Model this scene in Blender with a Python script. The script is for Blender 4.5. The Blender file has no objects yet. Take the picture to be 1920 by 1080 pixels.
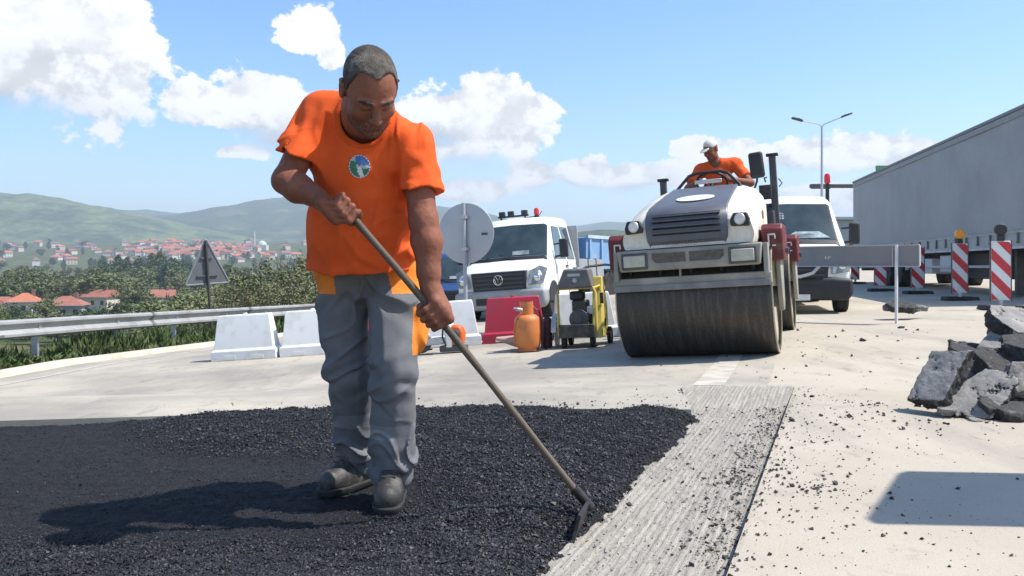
import bpy, bmesh, math, random
import numpy as np
from mathutils import Vector, Matrix, geometry
from mathutils.bvhtree import BVHTree

R = math.radians
sc = bpy.context.scene
COL = sc.collection
rnd = random.Random(7)
nrg = np.random.default_rng(11)

# ------------------------------------------------------------------ camera
H_CAM = 0.90
cam_d = bpy.data.cameras.new('camera')
cam = bpy.data.objects.new('camera', cam_d)
COL.objects.link(cam)
cam.location = (0, 0, H_CAM)
cam.rotation_euler = (R(90), 0, 0)
cam_d.sensor_width = 36.0
cam_d.lens = 36.0 * 1600.0 / 1920.0
cam_d.shift_y = -40.0 / 1920.0
cam_d.clip_start = 0.05
cam_d.clip_end = 30000
sc.camera = cam

# ------------------------------------------------------------------ exposure
sc.view_settings.view_transform = 'Standard'
sc.view_settings.look = 'None'
sc.view_settings.exposure = 0.50
sc.view_settings.gamma = 1.0
sc.view_settings.use_curve_mapping = False
sc.render.engine = 'CYCLES'
sc.cycles.use_denoising = True
sc.cycles.max_bounces = 6
sc.cycles.diffuse_bounces = 3
sc.cycles.glossy_bounces = 3
sc.cycles.transmission_bounces = 5
sc.cycles.transparent_max_bounces = 8
sc.cycles.volume_bounces = 0
sc.cycles.sample_clamp_indirect = 6.0

# ------------------------------------------------------------------ sun
SUN_EL, SUN_AZ = 57.0, 94.0            # azimuth clockwise from +Y
sun_dir = Vector((math.cos(R(SUN_EL)) * math.sin(R(SUN_AZ)),
                  math.cos(R(SUN_EL)) * math.cos(R(SUN_AZ)), math.sin(R(SUN_EL))))
sun_d = bpy.data.lights.new('sun', 'SUN')
sun_d.energy = 5.0
sun_d.angle = R(0.53)
sun_d.color = (1.0, 0.955, 0.88)
sun = bpy.data.objects.new('sun', sun_d)
COL.objects.link(sun)
sun.location = (30, 10, 60)
sun.rotation_euler = sun_dir.to_track_quat('Z', 'Y').to_euler()

# ------------------------------------------------------------------ world: sky with cumulus clouds
def make_world():
    w = bpy.data.worlds.new('World')
    sc.world = w
    w.use_nodes = True
    nt = w.node_tree
    nt.nodes.clear()
    N, L = nt.nodes, nt.links
    def math_(op, a, b=None, c=None):
        n = N.new('ShaderNodeMath'); n.operation = op
        for i, v in enumerate((a, b, c)):
            if v is None: continue
            if isinstance(v, (int, float)): n.inputs[i].default_value = v
            else: L.new(v, n.inputs[i])
        return n.outputs[0]
    def vmath(op, a, b=None, c=None):
        n = N.new('ShaderNodeVectorMath'); n.operation = op
        for i, v in enumerate((a, b, c)):
            if v is None: continue
            if isinstance(v, (tuple, list)): n.inputs[i].default_value = v
            else: L.new(v, n.inputs[i])
        return n
    def maprange(v, a, b, c=0.0, d=1.0):
        n = N.new('ShaderNodeMapRange'); n.interpolation_type = 'SMOOTHSTEP'
        L.new(v, n.inputs[0])
        for i, q in ((1, a), (2, b), (3, c), (4, d)):
            if isinstance(q, (int, float)): n.inputs[i].default_value = q
            else: L.new(q, n.inputs[i])
        return n.outputs[0]
    out = N.new('ShaderNodeOutputWorld')
    bg = N.new('ShaderNodeBackground')
    bg.inputs[1].default_value = 0.118
    sky = N.new('ShaderNodeTexSky')
    sky.sky_type = 'NISHITA'
    sky.sun_disc = False
    sky.sun_elevation = R(SUN_EL)
    sky.sun_rotation = R(SUN_AZ)
    sky.altitude = 400
    sky.air_density = 1.0
    sky.dust_density = 0.9
    sky.ozone_density = 2.2
    tc = N.new('ShaderNodeTexCoord')
    nrm = vmath('NORMALIZE', tc.outputs['Generated'])
    sep = N.new('ShaderNodeSeparateXYZ')
    L.new(nrm.outputs[0], sep.inputs[0])
    az = math_('ARCTAN2', sep.outputs[0], sep.outputs[1])
    el = math_('ARCSINE', sep.outputs[2])
    comb = N.new('ShaderNodeCombineXYZ')
    L.new(az, comb.inputs[0]); L.new(el, comb.inputs[1])
    # noise in direction space (no seam)
    def noise(scale, detail, rough=0.55, off=(0, 0, 0)):
        m = vmath('MULTIPLY_ADD', nrm.outputs[0], (1, 1, 1.25), off)
        n = N.new('ShaderNodeTexNoise')
        n.inputs['Scale'].default_value = scale
        n.inputs['Detail'].default_value = detail
        n.inputs['Roughness'].default_value = rough
        L.new(m.outputs[0], n.inputs['Vector'])
        return n.outputs[0]
    n1 = noise(8.0, 6.0, 0.60)
    n2 = noise(26.0, 6.0, 0.62, (3.1, 1.7, 0.4))
    n3 = noise(5.0, 4.0, 0.5, (7.0, 2.0, 1.0))
    # cumulus masses: (azimuth, elevation, half width, half height) in degrees
    clouds = [(-30.5, 13.0, 5.5, 4.6), (-26.5, 11.6, 4.0, 3.6), (-34, 10.5, 8.5, 2.6), (-35.5, 16.5, 5.5, 3.2), (-25.2, 14.6, 2.0, 1.7),
              (-13.2, 15.1, 1.7, 1.3), (-12.0, 13.8, 0.8, 1.2),
              (-20.6, 10.2, 1.7, 1.6), (-16.6, 10.0, 2.8, 2.5), (-14.8, 8.4, 2.8, 2.0), (-17, 7.4, 2.2, 0.6),
              (-4.5, 9.3, 4.4, 3.3), (-1.6, 11.0, 2.6, 1.9), (0.2, 9.5, 3.0, 2.4), (-7.0, 8.4, 2.4, 2.0), (1.6, 10.0, 1.9, 1.5),
              (1.5, 6.2, 2.2, 1.5), (4.6, 6.2, 2.3, 1.4), (7.8, 5.8, 2.4, 1.2), (-3, 5.2, 3.5, 1.0), (10.8, 6.0, 2.0, 0.9),
              (12.2, 7.7, 1.4, 0.8), (14.5, 7.2, 2.4, 1.2), (18.6, 7.0, 3.2, 1.3), (23.0, 7.0, 4.0, 1.3), (27, 6.6, 4.0, 1.0),
              (6.5, 2.2, 3.0, 0.6), (20.5, 4.4, 4.0, 1.0), (14.0, 4.0, 2.4, 0.8)]
    rr = random.Random(3)
    a = 48.0
    while a < 312:                                # the same kind of sky goes on all round
        wd = rr.uniform(7, 12)
        clouds.append((a if a < 180 else a - 360, rr.uniform(7, 15), wd, wd * rr.uniform(.35, .5)))
        a += wd * rr.uniform(2.2, 3.2)
    bases = [(-33, 9.2, 9.5, 1.5), (-35, 12.2, 6.5, 1.2), (-16, 8.2, 2.4, 0.9), (-3.0, 6.6, 4.4, 1.3), (-4.6, 8.4, 2.0, .8), (3, 5.2, 3.0, 0.6), (7.8, 5.0, 2.2, 0.5), (17, 5.9, 5.0, 0.8), (23, 5.6, 4.0, .7)]
    def field(lst, k):
        acc = None
        for (ca, ce, ra, re) in lst:
            d = vmath('MULTIPLY_ADD', comb.outputs[0], (1 / R(ra), 1 / R(re), 0), (-ca / ra, -ce / re, 0))
            ln = vmath('LENGTH', d.outputs[0]).outputs['Value']
            acc = ln if acc is None else math_('SMOOTH_MIN', acc, ln, k)
        return acc
    f = field(clouds, 0.25)
    b = field(bases, 0.3)
    # density: inside where field below 1, edges broken up by noise
    dn = math_('MULTIPLY_ADD', n1, 1.7, -0.80)
    bil = n2
    dn2 = math_('MULTIPLY_ADD', n2, 1.9, -0.95)
    dens = math_('SUBTRACT', 1.02, f)
    dens = math_('ADD', dens, dn)
    dens = math_('ADD', dens, dn2)
    basem = maprange(math_('ADD', b, math_('MULTIPLY_ADD', n3, 1.6, -0.8)), 1.25, 0.2)
    soft = math_('MULTIPLY_ADD', basem, 0.8, 0.14)
    mask = maprange(dens, -0.02, soft)
    # thin veil low over the horizon
    veil = maprange(el, R(13), R(1.5), 0.0, 0.30)
    veil = math_('MULTIPLY', veil, maprange(n3, 0.35, 0.7, 0.5, 1.0))
    lum = math_('SUBTRACT', 1.0, math_('MULTIPLY', maprange(bil, 0.56, 0.40), maprange(n1, 0.68, 0.46, 0.04, 0.32)))
    ccol = N.new('ShaderNodeMix'); ccol.data_type = 'RGBA'
    ccol.inputs[6].default_value = (7.4, 7.4, 7.35, 1)
    ccol.inputs[7].default_value = (3.9, 4.3, 4.9, 1)
    shade = math_('MULTIPLY', basem, maprange(n1, 0.62, 0.40, 0.25, 1.0))
    L.new(shade, ccol.inputs[0])
    cl = vmath('SCALE', ccol.outputs[2]); L.new(lum, cl.inputs['Scale'])
    # camera white balance: sky a little lighter
    hs = N.new('ShaderNodeHueSaturation')
    hs.inputs['Saturation'].default_value = 1.24
    hs.inputs['Value'].default_value = 1.44
    L.new(sky.outputs[0], hs.inputs['Color'])
    m0 = N.new('ShaderNodeMix'); m0.data_type = 'RGBA'
    L.new(veil, m0.inputs[0]); L.new(hs.outputs[0], m0.inputs[6])
    m0.inputs[7].default_value = (4.3, 5.1, 5.8, 1)
    m1 = N.new('ShaderNodeMix'); m1.data_type = 'RGBA'
    L.new(mask, m1.inputs[0]); L.new(m0.outputs[2], m1.inputs[6]); L.new(cl.outputs[0], m1.inputs[7])
    L.new(m1.outputs[2], bg.inputs[0])
    L.new(bg.outputs[0], out.inputs[0])
make_world()
sc.world.cycles.sampling_method = 'MANUAL'
sc.world.cycles.sample_map_resolution = 256

# ------------------------------------------------------------------ helpers
F_PX = 1600.0
def P(px, py, Y):
    """a point seen at photo pixel (px,py) at distance Y"""
    return Vector(((px - 960) / F_PX * Y, Y, H_CAM + (500 - py) / F_PX * Y))

def sstep(a, b, x):
    t = np.clip((x - a) / (b - a), 0, 1)
    return t * t * (3 - 2 * t)

def gz(x, y):
    """height of the pavement: the carriageway is banked, falling to the left"""
    x = np.asarray(x, float); y = np.asarray(y, float)
    ramp = sstep(5.5, 9.0, y)
    z = np.where(x < 3.0, -0.065 * (3.0 - x), 0.027 * (x - 3.0)) * ramp
    z = z - 0.034 * np.clip(y - 13.5, 0, 40) * sstep(-1.0, -6.0, x)
    return z
def G(x, y): return float(gz(x, y))

MATS = {}
def mat(name, col, rough=0.6, metal=0.0, var=0.12, scale=6.0, col2=None, thr=(0.45, 0.6), bump=0.0, bscale=80.0,
        stretch=(1, 1, 1), spec=0.5, sub=0.0, fine=0.0, fscale=120.0, trans=0.0, emit=None, coat=0.0, detail=5.0, objrand=0.0):
    if name in MATS: return MATS[name]
    m = bpy.data.materials.new(name); m.use_nodes = True
    nt = m.node_tree; N, L = nt.nodes, nt.links
    bs = N['Principled BSDF']
    bs.inputs['Roughness'].default_value = rough
    bs.inputs['Metallic'].default_value = metal
    bs.inputs['Specular IOR Level'].default_value = spec
    if trans: bs.inputs['Transmission Weight'].default_value = trans
    if coat: bs.inputs['Coat Weight'].default_value = coat; bs.inputs['Coat Roughness'].default_value = 0.08
    if sub:
        bs.inputs['Subsurface Weight'].default_value = sub
        bs.inputs['Subsurface Radius'].default_value = (0.012, 0.005, 0.003)
        bs.inputs['Subsurface Scale'].default_value = 1.0
    if emit:
        bs.inputs['Emission Color'].default_value = (*emit[:3], 1); bs.inputs['Emission Strength'].default_value = emit[3]
    tc = N.new('ShaderNodeTexCoord')
    mp = N.new('ShaderNodeMapping'); mp.inputs['Scale'].default_value = stretch
    L.new(tc.outputs['Object'], mp.inputs[0])
    n = N.new('ShaderNodeTexNoise'); n.inputs['Scale'].default_value = scale; n.inputs['Detail'].default_value = detail
    n.inputs['Roughness'].default_value = 0.6
    L.new(mp.outputs[0], n.inputs['Vector'])
    mx = N.new('ShaderNodeMix'); mx.data_type = 'RGBA'
    c = Vector(col[:3])
    if col2 is None:
        mx.inputs[6].default_value = (*(c * (1 - var)), 1); mx.inputs[7].default_value = (*[min(1, q) for q in c * (1 + var)], 1)
        r = N.new('ShaderNodeMapRange'); r.inputs[1].default_value = 0.3; r.inputs[2].default_value = 0.7
    else:
        mx.inputs[6].default_value = (*c, 1); mx.inputs[7].default_value = (*col2[:3], 1)
        r = N.new('ShaderNodeMapRange'); r.inputs[1].default_value = thr[0]; r.inputs[2].default_value = thr[1]
    L.new(n.outputs[0], r.inputs[0]); L.new(r.outputs[0], mx.inputs[0])
    cur = mx.outputs[2]
    if fine:
        n2 = N.new('ShaderNodeTexNoise'); n2.inputs['Scale'].default_value = fscale; n2.inputs['Detail'].default_value = 2.0
        L.new(tc.outputs['Object'], n2.inputs['Vector'])
        r2 = N.new('ShaderNodeMapRange'); r2.inputs[1].default_value = 0.3; r2.inputs[2].default_value = 0.7
        r2.inputs[3].default_value = 1 - fine; r2.inputs[4].default_value = 1 + fine
        L.new(n2.outputs[0], r2.inputs[0])
        v = N.new('ShaderNodeVectorMath'); v.operation = 'SCALE'
        L.new(cur, v.inputs[0]); L.new(r2.outputs[0], v.inputs['Scale'])
        cur = v.outputs[0]
    if objrand:
        oi = N.new('ShaderNodeObjectInfo')
        r3 = N.new('ShaderNodeMapRange'); r3.inputs[3].default_value = 1 - objrand; r3.inputs[4].default_value = 1 + objrand
        L.new(oi.outputs['Random'], r3.inputs[0])
        v = N.new('ShaderNodeVectorMath'); v.operation = 'SCALE'
        L.new(cur, v.inputs[0]); L.new(r3.outputs[0], v.inputs['Scale'])
        cur = v.outputs[0]
    L.new(cur, bs.inputs['Base Color'])
    if bump:
        n4 = N.new('ShaderNodeTexNoise'); n4.inputs['Scale'].default_value = bscale; n4.inputs['Detail'].default_value = 4.0
        L.new(mp.outputs[0], n4.inputs['Vector'])
        bp = N.new('ShaderNodeBump'); bp.inputs['Strength'].default_value = bump; bp.inputs['Distance'].default_value = 0.01
        L.new(n4.outputs[0], bp.inputs['Height']); L.new(bp.outputs[0], bs.inputs['Normal'])
    MATS[name] = m
    return m

def mesh_np(name, V, Fs, smooth=False, mats=(), midx=None):
    """fast mesh from arrays; Fs is one (n,k) array or a list of them"""
    me = bpy.data.meshes.new(name)
    V = np.asarray(V, np.float32)
    if isinstance(Fs, np.ndarray): Fs = [Fs]
    Fs = [np.asarray(f, np.int32) for f in Fs if len(f)]
    me.vertices.add(len(V)); me.vertices.foreach_set('co', V.ravel())
    nl = sum(f.size for f in Fs); nf = sum(len(f) for f in Fs)
    me.loops.add(nl); me.loops.foreach_set('vertex_index', np.concatenate([f.ravel() for f in Fs]))
    me.polygons.add(nf)
    st = []; o = 0
    for f in Fs:
        st.append(o + np.arange(len(f), dtype=np.int32) * f.shape[1]); o += f.size
    me.polygons.foreach_set('loop_start', np.concatenate(st).astype(np.int32))
    for m in mats: me.materials.append(m)
    if midx is not None: me.polygons.foreach_set('material_index', np.asarray(midx, np.int32))
    me.polygons.foreach_set('use_smooth', np.full(nf, bool(smooth)))
    me.update(calc_edges=True)
    return me

class MB:
    """collects shapes into one mesh"""
    def __init__(s): s.v = []; s.f = []; s.m = []
    def add(s, vs, fs, mi=0):
        o = len(s.v); s.v += [tuple(v) for v in vs]
        s.f += [tuple(i + o for i in f) for f in fs]; s.m += [mi] * len(fs)
        return s
    def box(s, c, d, rot=None, mi=0):
        hx, hy, hz = d[0] / 2, d[1] / 2, d[2] / 2
        vs = [Vector((x, y, z)) for x in (-hx, hx) for y in (-hy, hy) for z in (-hz, hz)]
        if rot is not None: vs = [rot @ v for v in vs]
        c = Vector(c); vs = [v + c for v in vs]
        return s.add(vs, [(0, 1, 3, 2), (4, 6, 7, 5), (0, 4, 5, 1), (2, 3, 7, 6), (0, 2, 6, 4), (1, 5, 7, 3)], mi)
    def bx(s, x0, x1, y0, y1, z0, z1, mi=0):
        return s.box(((x0 + x1) / 2, (y0 + y1) / 2, (z0 + z1) / 2), (x1 - x0, y1 - y0, z1 - z0), None, mi)
    def cyl(s, a, b, r0, r1=None, n=16, caps=True, mi=0):
        a, b = Vector(a), Vector(b)
        r1 = r0 if r1 is None else r1
        d = (b - a).normalized()
        u = d.orthogonal().normalized(); w = d.cross(u)
        vs = []
        for (p, r) in ((a, r0), (b, r1)):
            for i in range(n):
                t = 2 * math.pi * i / n
                vs.append(p + (u * math.cos(t) + w * math.sin(t)) * r)
        fs = [(i, (i + 1) % n, n + (i + 1) % n, n + i) for i in range(n)]
        if caps: fs += [tuple(range(n - 1, -1, -1)), tuple(range(n, 2 * n))]
        return s.add(vs, fs, mi)
    def tube(s, pts, r, n=8, mi=0, closed=False):
        pts = [Vector(p) for p in pts]; m = len(pts)
        rs = r if isinstance(r, (list, tuple)) else [r] * m
        vs = []; u = None
        for i, p in enumerate(pts):
            if closed: d = pts[(i + 1) % m] - pts[i - 1]
            else: d = pts[min(i + 1, m - 1)] - pts[max(i - 1, 0)]
            d.normalize()
            if u is None: u = d.orthogonal().normalized()
            else: u = (u - d * u.dot(d)).normalized()
            w = d.cross(u)
            for k in range(n):
                t = 2 * math.pi * k / n
                vs.append(p + (u * math.cos(t) + w * math.sin(t)) * rs[i])
        fs = []
        for i in range(m if closed else m - 1):
            j = (i + 1) % m
            fs += [(i * n + k, i * n + (k + 1) % n, j * n + (k + 1) % n, j * n + k) for k in range(n)]
        if not closed: fs += [tuple(range(n - 1, -1, -1)), tuple((m - 1) * n + k for k in range(n))]
        return s.add(vs, fs, mi)
    def prism(s, poly, axis, a, b, mi=0):
        """extrude a 2D polygon along an axis ('x': poly in (y,z); 'y': (x,z); 'z': (x,y))"""
        n = len(poly)
        def mk(p, t):
            return {'x': (t, p[0], p[1]), 'y': (p[0], t, p[1]), 'z': (p[0], p[1], t)}[axis]
        vs = [mk(p, a) for p in poly] + [mk(p, b) for p in poly]
        fs = [(i, (i + 1) % n, n + (i + 1) % n, n + i) for i in range(n)]
        fs += [tuple(range(n - 1, -1, -1)), tuple(range(n, 2 * n))]
        return s.add(vs, fs, mi)
    def lathe(s, prof, c=(0, 0, 0), axis='z', n=24, mi=0, cap=True):
        """profile [(r, h)] turned about an axis through c"""
        c = Vector(c); vs = []
        for (r, h) in prof:
            for k in range(n):
                t = 2 * math.pi * k / n; x, y = r * math.cos(t), r * math.sin(t)
                vs.append(c + Vector({'z': (x, y, h), 'x': (h, x, y), 'y': (y, h, x)}[axis]))
        fs = []
        for i in range(len(prof) - 1):
            fs += [(i * n + k, i * n + (k + 1) % n, (i + 1) * n + (k + 1) % n, (i + 1) * n + k) for k in range(n)]
        if cap:
            fs += [tuple(range(n - 1, -1, -1)), tuple((len(prof) - 1) * n + k for k in range(n))]
        return s.add(vs, fs, mi)
    def plate(s, quad, th, mi=0):
        """a thin panel: 4 or more corners, pushed out by th along its normal"""
        q = [Vector(p) for p in quad]
        nn = Vector((0, 0, 0))
        for i in range(len(q)):
            nn += (q[i] - q[0]).cross(q[(i + 1) % len(q)] - q[0])
        nn.normalize(); n = len(q)
        vs = q + [p + nn * th for p in q]
        fs = [(i, (i + 1) % n, n + (i + 1) % n, n + i) for i in range(n)] + [tuple(range(n - 1, -1, -1)), tuple(range(n, 2 * n))]
        return s.add(vs, fs, mi)
    def ball(s, c, r, n=12, m=8, mi=0):
        c = Vector(c); r = Vector(r) if hasattr(r, '__len__') else Vector((r, r, r))
        vs = [c + Vector((0, 0, -r.z))]
        for i in range(1, m):
            ph = math.pi * i / m
            for k in range(n):
                t = 2 * math.pi * k / n
                vs.append(c + Vector((r.x * math.sin(ph) * math.cos(t), r.y * math.sin(ph) * math.sin(t), -r.z * math.cos(ph))))
        vs.append(c + Vector((0, 0, r.z)))
        fs = [(0, 1 + (k + 1) % n, 1 + k) for k in range(n)]
        for i in range(m - 2):
            a = 1 + i * n; b = a + n
            fs += [(a + k, a + (k + 1) % n, b + (k + 1) % n, b + k) for k in range(n)]
        a = 1 + (m - 2) * n; t = len(vs) - 1
        fs += [(a + k, a + (k + 1) % n, t) for k in range(n)]
        return s.add(vs, fs, mi)
    def mesh(s, name, mats, smooth=None):
        me = bpy.data.meshes.new(name)
        me.from_pydata(s.v, [], s.f)
        for m in (mats if isinstance(mats, (list, tuple)) else [mats]): me.materials.append(m)
        me.polygons.foreach_set('material_index', s.m)
        bm = bmesh.new(); bm.from_mesh(me); bmesh.ops.recalc_face_normals(bm, faces=bm.faces)
        if smooth is not None:
            for f in bm.faces: f.smooth = True
            for e in bm.edges:
                if len(e.link_faces) == 2 and e.calc_face_angle(0) > smooth: e.smooth = False
        bm.to_mesh(me); bm.free()
        me.update()
        return me

def setp(o, label=None, cat=None, group=None, kind=None):
    if label: o['label'] = label
    if cat: o['category'] = cat
    if group: o['group'] = group
    if kind: o['kind'] = kind
    return o
def thing(name, label, cat, loc=(0, 0, 0), rot=(0, 0, 0), group=None):
    o = bpy.data.objects.new(name, None); COL.objects.link(o)
    o.empty_display_size = 0.2
    o.location = loc; o.rotation_euler = rot
    return setp(o, label, cat, group)
def link(name, me, parent=None, loc=(0, 0, 0), rot=(0, 0, 0), bevel=0.0, seg=2, sub=0):
    o = bpy.data.objects.new(name, me); COL.objects.link(o)
    o.parent = parent; o.location = loc; o.rotation_euler = rot
    if bevel:
        b = o.modifiers.new('bevel', 'BEVEL'); b.width = bevel; b.segments = seg; b.limit_method = 'ANGLE'; b.angle_limit = R(35)
        b.harden_normals = False
    if sub:
        q = o.modifiers.new('sub', 'SUBSURF'); q.levels = sub; q.render_levels = sub
    return o
def part(name, mb, m, parent, bevel=0.0, smooth=R(40), label=None, loc=(0, 0, 0), rot=(0, 0, 0), seg=2):
    o = link(name, mb.mesh(name, m, smooth), parent, loc, rot, bevel, seg)
    if label: o['label'] = label
    return o
def copy_tree(o, parent=None):
    c = o.copy(); COL.objects.link(c); c.parent = parent
    for ch in list(o.children): copy_tree(ch, c)
    return c

# ------------------------------------------------------------------ implicit surfaces (bodies, clothes, rubble)
def vnoise(x, y, z, seed=0):
    xi = np.floor(x).astype(np.int64); yi = np.floor(y).astype(np.int64); zi = np.floor(z).astype(np.int64)
    fx, fy, fz = x - xi, y - yi, z - zi
    fx = fx * fx * (3 - 2 * fx); fy = fy * fy * (3 - 2 * fy); fz = fz * fz * (3 - 2 * fz)
    def h(a, b, c):
        n = (a * 374761393 + b * 668265263 + c * 2147483647 + seed * 974711) & 0xffffffff
        n = ((n ^ (n >> 13)) * 1274126177) & 0xffffffff
        return ((n ^ (n >> 16)) & 0xffff) / 32767.5 - 1.0
    r = 0
    for dx in (0, 1):
        wx = fx if dx else 1 - fx
        for dy in (0, 1):
            wy = fy if dy else 1 - fy
            for dz in (0, 1):
                wz = fz if dz else 1 - fz
                r = r + wx * wy * wz * h(xi + dx, yi + dy, zi + dz)
    return r

def smin(a, b, k):
    if k <= 0: return np.minimum(a, b)
    h = np.maximum(k - np.abs(a - b), 0) / k
    return np.minimum(a, b) - h * h * k * 0.25

class SDF:
    def __init__(s, lo, hi, vox):
        s.lo = np.array(lo, float); s.vox = vox
        n = np.ceil((np.array(hi, float) - s.lo) / vox).astype(int) + 1
        s.n = n
        s.ax = [s.lo[i] + np.arange(n[i]) * vox for i in range(3)]
        s.F = np.full(n, 1.0, np.float32)
    def sub(s, lo, hi):
        sl = []
        for i in range(3):
            a = int(np.clip(np.floor((lo[i] - s.lo[i]) / s.vox), 0, s.n[i])); b = int(np.clip(np.ceil((hi[i] - s.lo[i]) / s.vox) + 1, 0, s.n[i]))
            sl.append(slice(a, b))
        X = s.ax[0][sl[0]][:, None, None]; Y = s.ax[1][sl[1]][None, :, None]; Z = s.ax[2][sl[2]][None, None, :]
        return tuple(sl), X, Y, Z
    def _mix(s, sl, d, k, op):
        f = s.F[sl]
        if op == 'add': s.F[sl] = smin(f, d, k)
        elif op == 'cut': s.F[sl] = -smin(-f, d, k)
        elif op == 'and': s.F[sl] = -smin(-f, -d, k)
    def cone(s, a, b, ra, rb=None, k=0.02, op='add', flat=None):
        """round cone; flat=(axis vector, factor) squeezes it along a direction"""
        rb = ra if rb is None else rb
        a = np.array(a, float); b = np.array(b, float)
        pad = max(ra, rb) + k + 4 * s.vox
        sl, X, Y, Z = s.sub(np.minimum(a, b) - pad, np.maximum(a, b) + pad)
        ab = b - a; L2 = max(ab @ ab, 1e-9)
        px, py, pz = X - a[0], Y - a[1], Z - a[2]
        t = np.clip((px * ab[0] + py * ab[1] + pz * ab[2]) / L2, 0, 1)
        dx, dy, dz = px - t * ab[0], py - t * ab[1], pz - t * ab[2]
        q = dx * dx + dy * dy + dz * dz
        if flat is not None:
            fv = np.array(flat[0], float); fv /= np.linalg.norm(fv)
            dd = dx * fv[0] + dy * fv[1] + dz * fv[2]
            q = q + dd * dd * (flat[1] ** 2 - 1)
        d = np.sqrt(np.maximum(q, 0)) - (ra + (rb - ra) * t)
        s._mix(sl, d, k, op); return s
    def chain(s, pts, rs, k=0.02):
        for i in range(len(pts) - 1): s.cone(pts[i], pts[i + 1], rs[i], rs[i + 1], k)
        return s
    def ell(s, c, r, M=None, k=0.02, op='add'):
        """ellipsoid; M rows are its axes in world space"""
        c = np.array(c, float); r = np.array(r, float)
        pad = max(r) + k + 4 * s.vox
        sl, X, Y, Z = s.sub(c - pad, c + pad)
        px, py, pz = X - c[0], Y - c[1], Z - c[2]
        if M is not None:
            M = np.array(M, float)
            q = [px * M[i][0] + py * M[i][1] + pz * M[i][2] for i in range(3)]
        else: q = [px + 0 * py + 0 * pz, py + 0 * px + 0 * pz, pz + 0 * px + 0 * py]
        k0 = np.sqrt((q[0] / r[0]) ** 2 + (q[1] / r[1]) ** 2 + (q[2] / r[2]) ** 2)
        k1 = np.sqrt((q[0] / r[0] ** 2) ** 2 + (q[1] / r[1] ** 2) ** 2 + (q[2] / r[2] ** 2) ** 2)
        d = k0 * (k0 - 1) / np.maximum(k1, 1e-6)
        s._mix(sl, d, k, op); return s
    def plane(s, p, n, k=0.0, lo=None, hi=None):
        """keep the side the normal points away from"""
        n = np.array(n, float); n /= np.linalg.norm(n)
        sl, X, Y, Z = s.sub(lo if lo is not None else s.lo, hi if hi is not None else s.lo + s.n * s.vox)
        d = (X - p[0]) * n[0] + (Y - p[1]) * n[1] + (Z - p[2]) * n[2]
        s._mix(sl, d, k, 'and'); return s
    def warp(s, fn, band=0.035):
        """add fn(x,y,z) to the distances near the surface"""
        m = np.abs(s.F) < band
        i, j, kk = np.nonzero(m)
        s.F[m] += fn(s.ax[0][i], s.ax[1][j], s.ax[2][kk]).astype(np.float32)
        return s
    def mesh(s, off=(0, 0, 0)):
        F = s.F.copy()
        F[0] = F[-1] = 1; F[:, 0] = F[:, -1] = 1; F[:, :, 0] = F[:, :, -1] = 1
        S = F < 0
        cnt = np.zeros(np.array(F.shape) - 1, np.int8)
        cor = [(a, b, c) for a in (0, 1) for b in (0, 1) for c in (0, 1)]
        def sh(A, o): return A[o[0]:A.shape[0] - 1 + o[0], o[1]:A.shape[1] - 1 + o[1], o[2]:A.shape[2] - 1 + o[2]]
        for o in cor: cnt += sh(S, o)
        mixed = (cnt > 0) & (cnt < 8)
        idx = np.full(mixed.shape, -1, np.int32)
        I = np.argwhere(mixed); idx[mixed] = np.arange(len(I))
        val = np.stack([F[I[:, 0] + o[0], I[:, 1] + o[1], I[:, 2] + o[2]] for o in cor], 1)
        acc = np.zeros((len(I), 3)); num = np.zeros(len(I))
        cc = np.array(cor, float)
        for a in range(8):
            for b in range(a + 1, 8):
                if np.abs(cc[a] - cc[b]).sum() != 1: continue
                va, vb = val[:, a], val[:, b]
                x = (va < 0) != (vb < 0)
                t = np.where(x, va / np.where(x, va - vb, 1), 0)
                p = cc[a] + t[:, None] * (cc[b] - cc[a])
                acc += p * x[:, None]; num += x
        V = s.lo + (I + acc / num[:, None]) * s.vox - np.array(off, float)
        Q = []
        for axis in range(3):
            u, w = (axis + 1) % 3, (axis + 2) % 3
            A = [slice(None)] * 3; B = [slice(None)] * 3
            A[axis] = slice(0, -1); B[axis] = slice(1, None)
            ch = S[tuple(A)] != S[tuple(B)]
            E = np.argwhere(ch)
            ok = (E[:, u] > 0) & (E[:, w] > 0) & (E[:, u] < F.shape[u] - 1) & (E[:, w] < F.shape[w] - 1)
            E = E[ok]
            ins = S[E[:, 0], E[:, 1], E[:, 2]]
            q = []
            for (du, dw) in ((-1, -1), (0, -1), (0, 0), (-1, 0)):
                e = E.copy(); e[:, u] += du; e[:, w] += dw
                q.append(idx[e[:, 0], e[:, 1], e[:, 2]])
            q = np.stack(q, 1)
            q[~ins] = q[~ins][:, ::-1]
            Q.append(q)
        return V, np.concatenate(Q)
def face_mid(V, Q): return V[Q].mean(1)

# ================================================================== THE SETTING
def gl(Y):                                   # line of the crash barrier
    return -8.0 + 0.19 * (np.minimum(Y, 60) - 13.4)
def road_edge(Y): return 1.95 + 0.34 * (Y - 6.5)     # where the grey carriageway meets the pale paving
PATCH = [(-6, .6), (-.096, .6), (2.12, 6.4), (1.3, 6.46), (1.13, 5.38), (.2, 5.41), (-.9, 5.36), (-3, 4.98), (-6, 4.45)]
def in_poly(x, y, poly):
    c = False; n = len(poly)
    for i in range(n):
        x1, y1 = poly[i]; x2, y2 = poly[i - 1]
        if (y1 > y) != (y2 > y) and x < (x2 - x1) * (y - y1) / (y2 - y1) + x1: c = not c
    return c

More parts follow.
